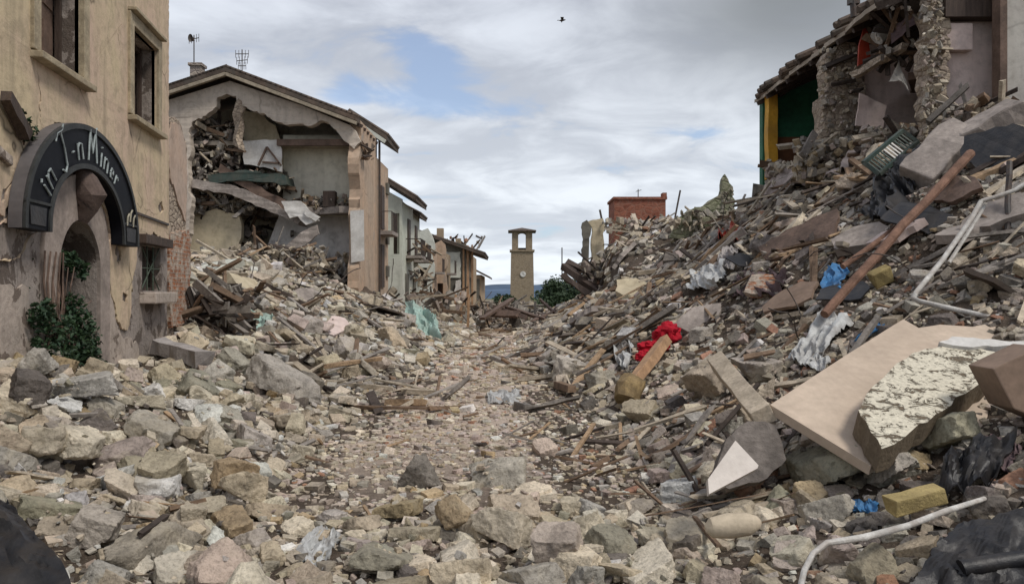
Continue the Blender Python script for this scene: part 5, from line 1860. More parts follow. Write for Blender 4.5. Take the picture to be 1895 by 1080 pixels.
for i, (px, py, w, h, th, mt, nm, lab, cat) in enumerate((
        (1335, 462, 1.5, .7, .2, 'concrete', 'concrete_chunk', 'grey slab jutting from the right heap straight below the red scrap', 'slab'),
        (1480, 462, 1.5, .8, .06, 'brown_wood', 'wooden_hatch', 'brown wooden hatch lying on the right heap below the dusty sacking', 'hatch'),
        (1590, 462, 1.0, .6, .14, 'concrete', 'concrete_chunk', 'grey slab under the crumpled black sheet left of the long rusty pole', 'slab'),
        (1655, 455, .9, .5, .1, 'dimplaster', 'plaster_chunk', 'pinkish plaster slab just right of the long rusty pole at its middle', 'slab'),
        (1775, 455, 1.0, .55, .12, 'concrete', 'concrete_chunk', 'grey slab behind the upper arm of the white bent frame', 'slab'),
        (1835, 545, .7, .4, .05, 'tile', 'metal_sheeting', 'dark brown roof sheet above the rear edge of the beige board', 'sheet'),
        (1770, 375, 1.1, .5, .06, 'brown_wood', 'broken_board', 'brown board flat on the heap to the right of the rusty pole top', 'board'),
        (1845, 420, .9, .5, .16, 'concrete', 'concrete_chunk', 'grey concrete slab behind the thin black post near the right edge', 'slab'),
        (1298, 598, 1.0, .5, .12, 'concrete', 'concrete_chunk', 'grey slab on the right heap just right of the red cloth', 'slab'),
        (1180, 545, 1.7, .8, .18, 'room_cream', 'plaster_chunk', 'cream plastered slab in the middle of the far right heap', 'slab'),
        (1095, 592, 1.6, .7, .16, 'concrete', 'concrete_chunk', 'grey slab at the foot of the far right heap near the lane end', 'slab'),
        (1240, 492, 2.0, .9, .2, 'dimplaster', 'plaster_chunk', 'dusty pink slab on the far right heap below the reddish block', 'slab'),
        (1150, 482, 1.9, .8, .2, 'concrete', 'concrete_chunk', 'grey slab lying below the cream wall end on the far right heap', 'slab'),
        (1425, 545, .9, .5, .1, 'brick', 'brick_chunk', 'orange brick chunk near the mauve blanket on the right heap', 'brickwork'),
        (1462, 568, .9, .5, .05, 'brownbox', 'broken_board', 'brown board left of the lower end of the long rusty pole', 'board'),
        (1700, 430, 1.1, .7, .02, 'tarp', 'hollow_shade_sheet', 'black stand-in sheet for a shaded hollow between the rusty pole and the white bent frame', 'sheet'),  # these black sheets are added to paint dark hollows into the heap
        (1560, 560, .7, .5, .02, 'tarp', 'hollow_shade_sheet', 'small black stand-in for a shaded hollow just right of the blue cloth', 'sheet'),
        (1380, 500, .9, .6, .02, 'tarp', 'hollow_shade_sheet', 'black stand-in sheet for a shaded hollow above the mauve blanket', 'sheet'),
        (1740, 330, 1.1, .7, .02, 'tarp', 'hollow_shade_sheet', 'black stand-in sheet for a shaded hollow below the heavy concrete beam', 'sheet'),
        (1850, 300, 1.3, .8, .02, 'tarp', 'hollow_shade_sheet', 'large black stand-in for a shaded hollow at the right edge below the second concrete beam', 'sheet'),
        (470, 545, 1.5, .8, .18, 'room_cream', 'plaster_chunk', 'cream plastered slab on the left heap below the gabled house', 'slab'),
        (560, 556, 1.2, .6, .16, 'concrete', 'concrete_chunk', 'grey slab in the middle of the left heap', 'slab'),
        (625, 612, 1.0, .5, .12, 'dimplaster', 'plaster_chunk', 'dusty pink slab low on the left heap towards the lane', 'slab'),
        (695, 578, 2.0, .9, .05, 'tile', 'metal_sheeting', 'dark roof sheet lying on the left heap before the loggia house', 'sheet'),
        (405, 505, 1.3, .7, .18, 'palewall', 'plaster_chunk', 'pale slab at the top of the left heap by the cream wall', 'slab'))):
    shard_slab(px, py, w, h, th, mt, nm, lab, 400 + i, cat=cat, lift=.14 if py > 520 else .2)
# loose reinforcing rods and wires
rw = random.Random(77)
for i in range(26):
    px, py = (rw.uniform(1250, 1880), rw.uniform(330, 640)) if i < 19 else (rw.uniform(420, 720), rw.uniform(500, 680))
    p0 = G(px, py)
    pts = [p0 + Vector((0, 0, -.1))]
    dv = Vector((rw.gauss(0, .6), rw.gauss(-.1, .3), rw.uniform(.4, 1.1))).normalized()
    for k in range(7):
        dv = (dv + Vector((rw.gauss(0, .28), rw.gauss(0, .2), rw.gauss(-.16, .2)))).normalized()
        pts.append(pts[-1] + dv * rw.uniform(.10, .17) * (p0.y / 9) ** .5)
    mb = MB()
    mb.tube(pts, .008 * (p0.y / 9) ** .6, 5)
    tag(mb.build('bent_rod', M['iron']), 'thin bent metal rod or wire sticking up out of the ' + ('right' if i < 19 else 'left') + ' heap', 'rod', 'bent rods in the ' + ('right' if i < 19 else 'left') + ' heap')
# black tarp at bottom left corner, and at bottom right
tag(cloth('black_tarp', M['tarp'], [P(-330, 1150, 3.5), P(160, 1115, 3.55), P(12, 922, 4.35), P(-300, 860, 4.6)], 44, 36, .06, 31, ragg=.006, freq=2.6, fold=4.0), 'large glossy black tarpaulin bunched in the bottom left corner', 'tarpaulin')
keep([(-400, 1200), (180, 1130), (40, 925), (-320, 850)], 5.0)
tag(cloth('black_tarp', M['tarp'], [P(1640, 1150, 3.7), P(2160, 1120, 3.5), P(2100, 900, 4.1), P(1770, 960, 4.3)], 44, 30, .065, 32, ragg=.01, freq=3.0, fold=4.0), 'dirty black tarpaulin half under rubble in the bottom right corner', 'tarpaulin')
keep([(1700, 1100), (2150, 1120), (2100, 880), (1790, 950)], 4.6)
tag(cloth('black_tarp', M['tarp'], [P(1730, 905, 4.9), P(1850, 880, 5.0), P(1880, 800, 5.4), P(1760, 830, 5.4)], 26, 20, .10, 33, ragg=.02, freq=4), 'black plastic sheet bunched beneath the brown box and flaking block', 'sheet')
keep([(1720, 905), (1850, 890), (1890, 800), (1760, 810)], 5.8)
# white hose / cable low at right
mb = MB()
mb.tube([P(1478, 1100, 3.9), P(1488, 1056, 3.95), P(1504, 1024, 4.05), P(1530, 1004, 4.15), P(1600, 994, 4.25), P(1680, 972, 4.35), P(1750, 945, 4.5), P(1822, 922, 4.7)], [.016, .015, .015, .016, .020, .017, .017, .014], 9)
single(mb, 'white_hose', M['whitepipe'], 'curved white hose snaking over the debris at bottom right', 'hose', smooth=True)
mb = MB()
mb.tube([P(1778, 1052, 3.9), P(1850, 1040, 3.9), P(1990, 1020, 3.95)], .045, 12)
single(mb, 'black_pipe', M['tarp'], 'fat black pipe sticking in from the bottom right edge', 'pipe', smooth=True)
mb = MB()
mb.tube([P(1305, 978, 4.75), P(1316, 976, 4.75), P(1350, 972, 4.75), P(1385, 969, 4.76), P(1402, 966, 4.77), P(1408, 966, 4.77)], [.02, .06, .075, .066, .04, .015], 14)
single(mb, 'smooth_stone', mat_simple('smooth_cream_stone', (.50, .42, .31), .2, 8, .85, .2, .2), 'long smooth cream cylinder-like stone lying below the white pointed tile', 'stone', smooth=True)
keep([(1295, 945), (1420, 940), (1420, 1000), (1295, 1005)], 5.0)
# splintered roof timbers on the skyline right of the tower
roofwreck = [((1042, 492), 44, (1105, 535), 43, .45), ((1050, 486), 45, (1130, 520), 43, .35), ((1040, 508), 43.5, (1090, 545), 42.5, .3), ((1060, 500), 44.5, (1098, 560), 42.8, .25), ((1048, 498), 44.2, (1120, 552), 42.2, .3)]
for i, (p0, D0, p1, D1, w) in enumerate(roofwreck):
    mb = MB()
    mb.beam(P(*p0, D0), P(*p1, D1), w, w * .7, roll=i * .5, rough=.05, seg=4)
    tag(mb.build('charred_timber', M['dark_wood']), 'dark splintered roof beam in the pile at the end of the right heap', 'beam', 'dark splintered roof beams by the cream wall')
for i, (px, y0, y1, D, lean, lab) in enumerate(((1040, 458, 492, 44, 0, 'thin upright rod on the splintered roof beams near the bell tower'), (1247, 398, 352, 48, 12, 'dark stick leaning beside the reddish brick block'),
                                                (1118, 412, 388, 46, -8, 'short dark stick poking up between the cream wall and reddish block'))):
    mb = MB()
    mb.tube([P(px, max(y0, y1) + 16, D), P(px + lean, min(y0, y1), D)], .06 if i else .035, 6)
    single(mb, 'leaning_stick', M['iron'], lab, 'stick')
for i, (p0, D0, p1, D1, w, lab) in enumerate((((1180, 425), 43, (1172, 396), 47, .25, 'pale plank propped against the front of the reddish block'), ((1120, 424), 43, (1230, 438), 41, .16, 'long pale board lying below the reddish block'),
                                              ((1170, 400), 47.5, (1180, 435), 45, .2, 'narrow plank on the rubble crest before the reddish block'))):
    mb = MB()
    mb.beam(P(*p0, D0), P(*p1, D1), w, .08, rough=.02, seg=2)
    single(mb, 'pale_plank', M['lightwood'], lab, 'plank')
# debris at the end of the lane
for i, (p0, D0, p1, D1, w) in enumerate((((892, 596), 44, (948, 560), 50, .3), ((905, 570), 50, (975, 596), 44, .22), ((935, 575), 48, (1010, 600), 42, .25), ((985, 600), 42, (1028, 582), 45, .2), ((900, 585), 47, (960, 590), 45, .4), ((1000, 560), 48, (1040, 600), 43, .2))):
    mb = MB()
    mb.beam(P(*p0, D0) + Vector((0, 0, .2)), P(*p1, D1) + Vector((0, 0, .25)), w, w * .5, roll=i, rough=.03, seg=3)
    tag(mb.build('fallen_rafter', M['brown_wood']), 'dark brown rafter fallen across the far end of the lane', 'rafter', 'rafters across the lane end')
for i, (px, y0, y1) in enumerate(((842, 545, 592), (852, 540, 598), (866, 545, 600))):
    mb = MB()
    D = 43 + i
    mb.beam(P(px, y1 + 8, D), P(px + 2, y0, D), .16, .14, rough=.02, seg=3)
    tag(mb.build('standing_post', M['tanwood']), 'weathered upright post at the left of the lane end', 'post', 'upright posts by the lane end')
# grate and grey trunk by the wall stub, twigs
mb = MB()
mb.beam(P(292, 640, 12.4), P(378, 665, 11.8), .26, .22, rough=.03, seg=5)
single(mb, 'grey_log', M['greybag'], 'grey splintered log at the base of the yellow house corner', 'log', jitter=.02)
# bird
bird = MB()
c = P(1041, 38, 40)
bird.tube([c + Vector((-.16, 0, -.02)), c + Vector((0, 0, 0)), c + Vector((.15, 0, .03))], [.015, .055, .02], 8)
for s in (-1, 1):
    bird.add([c + Vector((.05, 0, .03)), c + Vector((-.07, 0, .03)), c + Vector((-.12, s * .2, .10)), c + Vector((-.02, s * .42, .02)), c + Vector((.05, s * .2, .10))], [(0, 1, 2, 4), (2, 3, 4)])
    bird.add([c + Vector((.05, 0, .025)), c + Vector((-.07, 0, .025)), c + Vector((-.12, s * .2, .095)), c + Vector((-.02, s * .42, .017)), c + Vector((.05, s * .2, .095))], [(4, 2, 1, 0), (4, 3, 2)])
bird.add([c + Vector((-.15, -.03, 0)), c + Vector((-.15, .03, 0)), c + Vector((-.26, .05, 0)), c + Vector((-.26, -.05, 0)), c + Vector((-.2, 0, .02))], [(0, 1, 2, 3), (0, 1, 4), (1, 2, 4), (2, 3, 4), (3, 0, 4)])
single(bird, 'bird', M['iron'], 'small dark bird flying high in the grey sky', 'bird')

# ------------------------------------------------------------------ rubble
def ico(sub):
    bm = bmesh.new()
    bmesh.ops.create_icosphere(bm, subdivisions=sub, radius=1)
    bm.verts.ensure_lookup_table()
    v = np.array([p.co[:] for p in bm.verts])
    f = np.array([[q.index for q in t.verts] for t in bm.faces])
    bm.free()
    return v / np.linalg.norm(v, axis=1)[:, None], f


ICO = {3: ico(4), 4: ico(5)}
KINDS_ = {'block': (1.0, .78, .62), 'slab': (1.0, .74, .27), 'lump': (1.0, .80, .62), 'wedge': (1.0, .66, .48), 'shard': (1.0, .46, .20)}


def proto(kind, seed, sub, rough=.075, p=60.0):
    r = np.random.default_rng(seed)
    a = np.array(KINDS_[kind]) * r.uniform(.88, 1.12, 3)
    N, h = [], []
    tilt = {'block': .14, 'slab': .10, 'lump': .3, 'wedge': .30, 'shard': .22}[kind]
    for ax_ in range(3):
        for s in (-1, 1):
            n = np.zeros(3)
            n[ax_] = s
            n = n + r.normal(0, tilt, 3)
            n /= np.linalg.norm(n)
            N.append(n)
            h.append(a[ax_] * r.uniform(.86, 1.05))
    for _ in range({'block': 5, 'slab': 5, 'lump': 9, 'wedge': 5, 'shard': 4}[kind]):
        n = r.normal(0, 1, 3) * (1 / a) ** .3
        n /= np.linalg.norm(n)
        sup = np.sum(np.abs(n) * a)
        N.append(n)
        h.append(sup * r.uniform(.58, .86))
    N, h = np.array(N), np.array(h)
    if sub <= 2:                                # small ones: sharp broken polyhedra
        pts = []
        for sx in (-1, 1):
            for sy in (-1, 1):
                for sz in (-1, 1):
                    q = np.array([sx, sy, sz]) * a * r.uniform(.62, 1.0, 3)
                    if sub == 2 and r.random() < .6:
                        for _ in range(2):
                            pts.append(q * (1 - r.uniform(0, .35, 3) * (r.random(3) < .5)))
                    else:
                        pts.append(q)
        bm = bmesh.new()
        for q in pts:
            bm.verts.new(q)
        bmesh.ops.convex_hull(bm, input=bm.verts[:])
        bmesh.ops.delete(bm, geom=[v for v in bm.verts if not v.link_faces], context='VERTS')
        bmesh.ops.triangulate(bm, faces=bm.faces[:])
        bmesh.ops.recalc_face_normals(bm, faces=bm.faces[:])
        for i_, v in enumerate(bm.verts):
            v.index = i_
        V = np.array([v.co[:] for v in bm.verts])
        Fc = np.array([[q.index for q in t.verts] for t in bm.faces])
        bm.free()
        return V, Fc
    V, Fc = ICO[sub]
    inv = np.maximum(V @ N.T / h, 1e-4)
    rad = np.sum(inv ** p, 1) ** (-1 / p)
    if sub >= 3:
        o = Vector((seed * 1.3, seed * .7, seed * .31))
        dn = np.array([mnoise.fractal(Vector(v * rr) * 3.6 + o, .8, 2.1, 5) for v, rr in zip(V, rad)])
        rad = rad * (1 + rough * dn)
        dn2 = np.array([max(0.0, mnoise.noise(Vector(v) * 2.1 + o * 2) - .18) for v in V])
        rad = rad * (1 - .14 * dn2)
    return V * rad[:, None], Fc


NP = 6
PROTO = {}
for kind in KINDS_:
    for k in range(NP):
        sd = sum(map(ord, kind)) * 10 + k
        for sub in (1, 2, 3, 4):
            PROTO[kind, k, sub] = proto(kind, sd, sub)

PAL = {'cream': (.56, .495, .39), 'tan': (.44, .37, .275), 'grey': (.385, .35, .30), 'dark': (.17, .148, .128), 'ochre': (.39, .30, .185),
       'pinkish': (.41, .335, .285), 'terracotta': (.34, .19, .125), 'white': (.60, .575, .53), 'olive': (.29, .265, .20)}
ZONEPAL = {'left': (['cream', 'tan', 'grey', 'dark', 'ochre', 'pinkish', 'white', 'olive'], [.28, .23, .19, .06, .04, .07, .07, .06]),
           'lane': (['cream', 'tan', 'grey', 'dark', 'ochre', 'pinkish', 'terracotta', 'white'], [.24, .25, .08, .02, .05, .27, .04, .05]),
           'front': (['cream', 'tan', 'grey', 'dark', 'ochre', 'pinkish', 'white', 'olive'], [.30, .28, .14, .07, .05, .07, .03, .06]),
           'right': (['cream', 'tan', 'grey', 'dark', 'ochre', 'pinkish', 'terracotta', 'white'], [.17, .17, .24, .16, .03, .17, .03, .03]),
           'upper': (['cream', 'tan', 'grey', 'dark', 'ochre', 'pinkish', 'terracotta', 'white'], [.08, .15, .22, .33, .02, .14, .04, .02])}

# height map that grows as stones are laid
gx0, gy0, gres = -13.0, 3.0, .05
gnx, gny = int(28 / gres), int(60 / gres)
HX, HY = np.meshgrid(gx0 + (np.arange(gnx) + .5) * gres, gy0 + (np.arange(gny) + .5) * gres)
HG = hfield(HX, HY)
H0 = HG.copy()
EX, EY = np.gradient(H0, gres)[1], np.gradient(H0, gres)[0]


def wall_x(D):
    return np.where(D < 15.0, -3.94 - .141 * D + .02, -14.2)


def inpoly(px, py, poly):
    n = len(poly)
    c = False
    j = n - 1
    for i in range(n):
        xi, yi, xj, yj = poly[i][0], poly[i][1], poly[j][0], poly[j][1]
        if (yi > py) != (yj > py) and px < (xj - xi) * (py - yi) / (yj - yi) + xi:
            c = not c
        j = i
    return c


def blocked(x, y, z, r=0.0):
    px, py = to_px((x, y, z))
    m = r / y * F * .6
    for poly, D in KEEP:
        if y < D and poly[:, 0].min() - m < px < poly[:, 0].max() + m and poly[:, 1].min() - m < py < poly[:, 1].max() + m:
            if inpoly(px, py, poly) or (m > 4 and (inpoly(px - m, py, poly) or inpoly(px + m, py, poly) or inpoly(px, py - m, poly) or inpoly(px, py + m, poly))):
                return True
    return False


def zone(x, y):
    xl, xr = edges(y)
    if y < 6.3 and xl - .4 < x < xr + .3:
        return 'front'
    if x < xl:
        return 'left'
    if x > xr:
        return 'right'
    return 'lane'


STONES = []
rs = random.Random(21)


def rot_for(x, y, kind, spread):
    i, j = int((x - gx0) / gres), int((y - gy0) / gres)
    i, j = min(max(i, 0), gnx - 1), min(max(j, 0), gny - 1)
    n = Vector((-EX[j, i] * .7, -EY[j, i] * .7, 1)).normalized()
    n = (n + Vector((rs.gauss(0, spread), rs.gauss(0, spread), 0))).normalized()
    q = n.to_track_quat('Z', 'Y').to_matrix()
    return q @ Matrix.Rotation(rs.uniform(0, 6.283), 3, 'Z')


def lay(x, y, s, kind, sink=.35, spread=.3, col=None, force=False):
    i, j = int((x - gx0) / gres), int((y - gy0) / gres)
    if not (2 < i < gnx - 3 and 2 < j < gny - 3):
        return None
    a = KINDS_[kind]
    r = max(1, int(s * .75 / gres))
    i0, i1, j0, j1 = max(i - r, 0), min(i + r + 1, gnx), max(j - r, 0), min(j + r + 1, gny)
    win = HG[j0:j1, i0:i1]
    hz = s * a[2]
    base = .6 * win.mean() + .4 * win.max() if s > .09 else win.mean()
    zc = base + hz * (1 - 2 * sink)
    if not force and s > .07 and blocked(x, y, zc, s):
        return None
    R = rot_for(x, y, kind, spread)
    if r >= 2:
        dxx = (HX[j0:j1, i0:i1] - x) / (s * .8)
        dyy = (HY[j0:j1, i0:i1] - y) / (s * .8)
        top = zc + hz * .9 * np.sqrt(np.clip(1 - dxx ** 2 - dyy ** 2, 0, 1))
        HG[j0:j1, i0:i1] = np.where(dxx ** 2 + dyy ** 2 < 1, np.maximum(win, top), win)
    z = zone(x, y)
    if col is None:
        nm, w = ZONEPAL['upper' if z == 'right' and x > 1.4 + .13 * y and y < 27 else z]
        cn = rs.choices(nm, w)[0]
        if cn == 'ochre' and rs.random() < .4:
            cn = 'tan'
    else:
        cn = col
    c = np.array(PAL[cn]) * (1.15 if z == 'lane' else 1.0) * rs.uniform(.78, 1.15) * np.array([rs.uniform(.96, 1.04), 1, rs.uniform(.94, 1.05)])
    st = dict(x=x, y=y, z=zc, s=s, kind=kind, R=np.array(R), col=c, cn=cn, zone=z, k=rs.randrange(NP), label=None)
    STONES.append(st)
    return st


def scatter(y0, y1, dens, s0, s1, kinds, kw, lane=1.0, right=1.0, left=1.0, front=1.0, sink=.35, spread=.3, power=1.8):
    """random stones on the ground between two depths"""
    area_x0, area_x1 = -13.0, 14.0
    n = int(dens * (y1 - y0) * (area_x1 - area_x0))
    for _ in range(n):
        y = rs.uniform(y0, y1)
        x = rs.uniform(area_x0, area_x1)
        if abs(x) > .72 * y + 1.0:
            continue
        if x < wall_x(y) or (y > 30.2 and x < -5.5) or (y > 59 and x < -3.4):
            continue
        if x > 8.6 and y < 24.5:
            continue
        z = zone(x, y)
        f = {'lane': lane, 'right': right, 'left': left, 'front': front}[z]
        if rs.random() > f:
            continue
        s = s0 + (s1 - s0) * rs.random() ** power
        if z == 'lane':
            s *= .75
        lay(x, y, s, rs.choices(kinds, kw)[0], sink, spread * (.5 if z == 'lane' else 1))


ALLK = list(KINDS_)
# under-layers first, the big ones last so they lie on top
scatter(30, 62, 10, .09, .27, ALLK, [3, 2, 2, 2, 2], lane=.35, sink=.55)
scatter(14, 30, 34, .05, .13, ALLK, [3, 3, 2, 2, 3], lane=.9)
scatter(3.7, 14, 95, .025, .07, ALLK, [3, 3, 1.5, 2, 3], lane=.7, power=1.3)
scatter(14, 30, 8.0, .09, .22, ALLK, [4, 3, 1.5, 3, 2], lane=.2, right=.9)
scatter(3.7, 14, 24.0, .055, .13, ALLK, [4, 3, 1.2, 3, 2], lane=.30, right=1.0)
# the stones that can be picked out in the photograph
scatter(12, 30, .8, .17, .34, ALLK, [4, 3, 2, 3, 1], lane=.04, right=.7, sink=.25)
scatter(3.8, 12, 10.0, .085, .185, ALLK, [5, 3, 1.2, 3, 1.5], lane=.04, right=.45, sink=.25, power=1.6)
NAMED = [
    (72, 848, 95, 'block', 'tan', 'broad tan squared block, left of its pale neighbour, on the lower left heap'), (143, 866, 80, 'block', 'cream', 'pale squared block with chalky top beside the broad tan block on the lower left heap'),
    (352, 712, 105, 'wedge', 'olive', 'long olive tan rock in front of the grey log at the yellow house corner'), (505, 712, 96, 'lump', 'grey', 'big grey boulder at the foot of the left heap, beside the lane'),
    (575, 715, 66, 'block', 'dark', 'darker boulder just right of the big grey boulder by the lane'), (441, 640, 68, 'slab', 'cream', 'cream slab tipped upright on the left heap above the big grey boulder'),
    (400, 700, 62, 'lump', 'grey', 'rounded grey lump between the olive rock and the big grey boulder'), (930, 998, 96, 'block', 'cream', 'pale squared block at bottom centre'),
    (768, 985, 100, 'slab', 'tan', 'flat tan stone left of the pale squared block at bottom centre'), (846, 1046, 100, 'wedge', 'cream', 'cream wedge stone just below left of the pale squared block at bottom centre'),
    (925, 878, 110, 'wedge', 'grey', 'long grey wedge stone lying across the near end of the lane'), (978, 912, 84, 'slab', 'cream', 'pale tilted slab under the long grey wedge stone at the near lane end'),
    (1318, 718, 90, 'lump', 'tan', 'brownish tan boulder on the right heap just left of the pale square timber'), (1418, 690, 75, 'wedge', 'grey', 'grey angular stone between the pale square timber and the long plastic sheet'),
    (1528, 878, 125, 'lump', 'olive', 'dark olive boulder directly below the lower left edge of the beige board'), (1765, 812, 105, 'block', 'olive', 'large mossy boulder under the flaking painted block'),
    (1660, 885, 92, 'wedge', 'grey', 'upright brown grey stone under the lowest corner of the beige board'), (1505, 928, 62, 'block', 'ochre', 'upright yellowish stone below the dark olive boulder'),
    (1442, 938, 54, 'lump', 'olive', 'small olive stone left of the upright yellowish stone'), (705, 1038, 130, 'slab', 'olive', 'long flat olive stone at the bottom left of centre'),
    (108, 682, 56, 'block', 'ochre', 'orange ochre block below the ivy doorway'), (60, 690, 70, 'lump', 'grey', 'rounded grey stone left of the orange ochre block'),
    (85, 948, 110, 'slab', 'olive', 'large flat greenish stone just above the black tarpaulin at bottom left'), (170, 1000, 90, 'block', 'grey', 'grey stone at the upper right edge of the bottom left tarpaulin'),
    (250, 1030, 110, 'lump', 'olive', 'bulky olive stone at bottom left, right of the black tarpaulin'), (290, 905, 85, 'block', 'tan', 'blunt tan block in the middle of the lower left stones'),
    (345, 890, 90, 'shard', 'cream', 'long pale shard beside the blunt tan block on the lower left'), (200, 850, 70, 'lump', 'pinkish', 'pinkish brown lump right of the pale squared block on the left'),
    (275, 810, 84, 'block', 'grey', 'flat-topped grey block on the left above the long pale shard'), (240, 750, 84, 'shard', 'cream', 'long pale shard at the base of the ivy wall'),
    (120, 735, 130, 'shard', 'grey', 'long dark grey slab slanting below the ochre block'), (45, 760, 80, 'block', 'dark', 'dark square block at the left edge below the yellow house'),
    (430, 920, 75, 'lump', 'ochre', 'ochre stone with broken face in the lower left foreground'), (395, 815, 66, 'lump', 'cream', 'cream stone on the left edge of the lane'),
    (480, 880, 50, 'lump', 'white', 'small white stone among tan rubble left of the lane'), (770, 890, 76, 'lump', 'dark', 'dark brown lump in the near lane, left of the grey wedge'),
    (735, 945, 85, 'slab', 'ochre', 'rusty ochre flat stone behind the flat tan stone'), (845, 985, 66, 'lump', 'ochre', 'brown ochre stone between the flat tan stone and the pale squared block'),
    (1040, 1055, 100, 'lump', 'pinkish', 'pinkish lumpy stone at bottom right of centre'), (1205, 1060, 120, 'slab', 'cream', 'wide cream slab at the bottom right of centre'),
    (1010, 835, 44, 'lump', 'pinkish', 'small rounded pinkish stone in the middle of the lane'), (1225, 885, 50, 'block', 'pinkish', 'pale pink brick left of the white pointed tile'),
    (1265, 895, 46, 'block', 'tan', 'tan brick right beside the pale pink brick'), (1190, 765, 66, 'wedge', 'tan', 'tan wedge stone at the lane edge below the tan timber'),
    (1330, 640, 42, 'slab', 'white', 'white flat chip above the upper end of the pale square timber'), (1380, 985, 40, 'lump', 'grey', 'grey stone right of the smooth cream stone')]
for (px, py, w, kind, cn, lab) in NAMED:
    hit = G(px, py + w * .18)
    s = w / F * hit.y * .50
    if kind in ('slab', 'shard', 'wedge'):
        s *= 1.05
    st = lay(hit.x, hit.y + s * .35, s, kind, sink=.22, spread=.22, col=cn, force=True)
    if st is not None:
        st['label'] = lab
        px2, py2 = to_px((st['x'], st['y'], st['z']))
        keep([(px2 - w * .42, py2 - w * .3), (px2 + w * .42, py2 - w * .3), (px2 + w * .42, py2 + w * .25), (px2 - w * .42, py2 + w * .25)], st['y'] - s * .4)
scatter(3.7, 12, 9.0, .04, .08, ALLK, [4, 2, 2, 3, 2], lane=.3, left=.6, front=.5, sink=.2)
scatter(3.7, 9.5, 150, .012, .035, ALLK, [3, 2, 1.5, 2, 3], lane=.6, sink=.3, spread=.5)
scatter(12, 16, 30, .03, .075, ['slab', 'shard', 'lump', 'block'], [3, 3, 2, 2], lane=.22, left=.5, right=.6, sink=.3)
scatter(6.3, 12, 50, .03, .075, ['slab', 'shard', 'lump', 'block'], [3, 3, 2, 2], lane=.9, left=.5, right=.6, sink=.3)
scatter(16, 36, 14, .05, .11, ['slab', 'shard', 'lump', 'block'], [3, 3, 2, 2], lane=.28, left=.5, right=.5, sink=.3)


# timber and sticks: (a, b, w, h, colour name)
WPAL = {'pale': (.42, .355, .27), 'brown': (.20, .135, .09), 'grey': (.27, .24, .21), 'dark': (.075, .058, .048), 'tan': (.34, .235, .145)}
BOARDS = []


def toss(x, y, L, w, h, az, pitch, lift, cn=None):
    i, j = int((x - gx0) / gres), int((y - gy0) / gres)
    if not (2 < i < gnx - 3 and 2 < j < gny - 3):
        return
    z = HG[j, i]
    d = Vector((math.cos(az), math.sin(az), 0))
    ii, jj = min(max(int((x + d.x * .3 - gx0) / gres), 0), gnx - 1), min(max(int((y + d.y * .3 - gy0) / gres), 0), gny - 1)
    g_ = (EX[j, i] * d.x + EY[j, i] * d.y)
    d = Vector((d.x, d.y, g_ * .85 + pitch)).normalized()
    c = Vector((x, y, z + lift))
    if blocked(c.x, c.y, c.z, L * .3):
        return
    a, b = c - d * L / 2, c + d * L / 2
    if blocked(a.x, a.y, a.z) or blocked(b.x, b.y, b.z):
        return
    if min(a.x - wall_x(np.array(a.y)), b.x - wall_x(np.array(b.y))) < .05:
        return
    if cn is None:
        cn = rs.choices(list(WPAL), [.30, .24, .24, .12, .10] if x < 2 or y > 15 else [.22, .26, .22, .20, .10])[0]
    BOARDS.append(dict(a=a, b=b, w=w, h=h, L=L, cn=cn, col=np.array(WPAL[cn]) * rs.uniform(.75, 1.2), roll=rs.uniform(-.5, .5)))


def tosses(n, y0, y1, L0, L1, w0, w1, side, az0=None):
    k = 0
    cl, left_ = None, 0
    while k < n:
        k += 1
        y = y0 + (y1 - y0) * rs.random()
        xl, xr = edges(y)
        if side == 'right':
            x = rs.uniform(xr - .1, min(8.2, .68 * y + .3))
        elif side == 'left':
            lo = max(wall_x(np.array(y)) + .3, -.66 * y - .2, -12)
            if y > 30:
                lo = -5.3
            x = rs.uniform(lo, xl + .2)
        else:
            x = rs.uniform(xl, xr)
        if side != 'lane' and n > 100:               # timbers fall in tangled clumps
            if left_ <= 0:
                cl, left_ = (x, y, rs.gauss(.5, 1.0)), rs.randrange(3, 14)
            left_ -= 1
            sp_ = .25 + .03 * cl[1]
            x, y = cl[0] + rs.gauss(0, sp_), min(max(cl[1] + rs.gauss(0, sp_), y0), y1)
        L = L0 + (L1 - L0) * rs.random() ** 2
        w = rs.uniform(w0, w1)
        az = rs.gauss(.5, .7) if az0 is None else rs.gauss(*az0)
        if side != 'lane' and n > 100:
            az = cl[2] + rs.gauss(0, .55)
        toss(x, y, L, w, w * rs.uniform(.25, .8), az, rs.gauss(.08, .22), rs.uniform(.0, .10) + w * .3)


tosses(150, 10.5, 24, .7, 2.6, .05, .15, 'right')
tosses(60, 6, 10.5, .3, 1.2, .03, .08, 'right')
tosses(260, 6, 20, .4, 1.4, .02, .07, 'right')
tosses(200, 14, 48, .5, 2.2, .04, .12, 'right', (.5, 1.1))
tosses(420, 10, 24, .4, 2.0, .03, .10, 'right', (.6, .9))
tosses(160, 5.5, 10, .25, 1.1, .015, .05, 'right', (.6, 1.0))
tosses(60, 5, 9, .3, 1.0, .02, .06, 'right')
tosses(130, 9, 29, .6, 2.2, .05, .13, 'left', (-.6, .8))
tosses(220, 12, 48, .5, 2.0, .03, .10, 'left', (-.6, .8))
tosses(50, 4.5, 9, .25, .7, .02, .05, 'left', (0, 1.5))
tosses(45, 6, 24, .25, .9, .02, .05, 'lane', (0, 1.2))
tosses(45, 40, 58, .8, 3, .08, .2, 'lane', (0, 1.2))


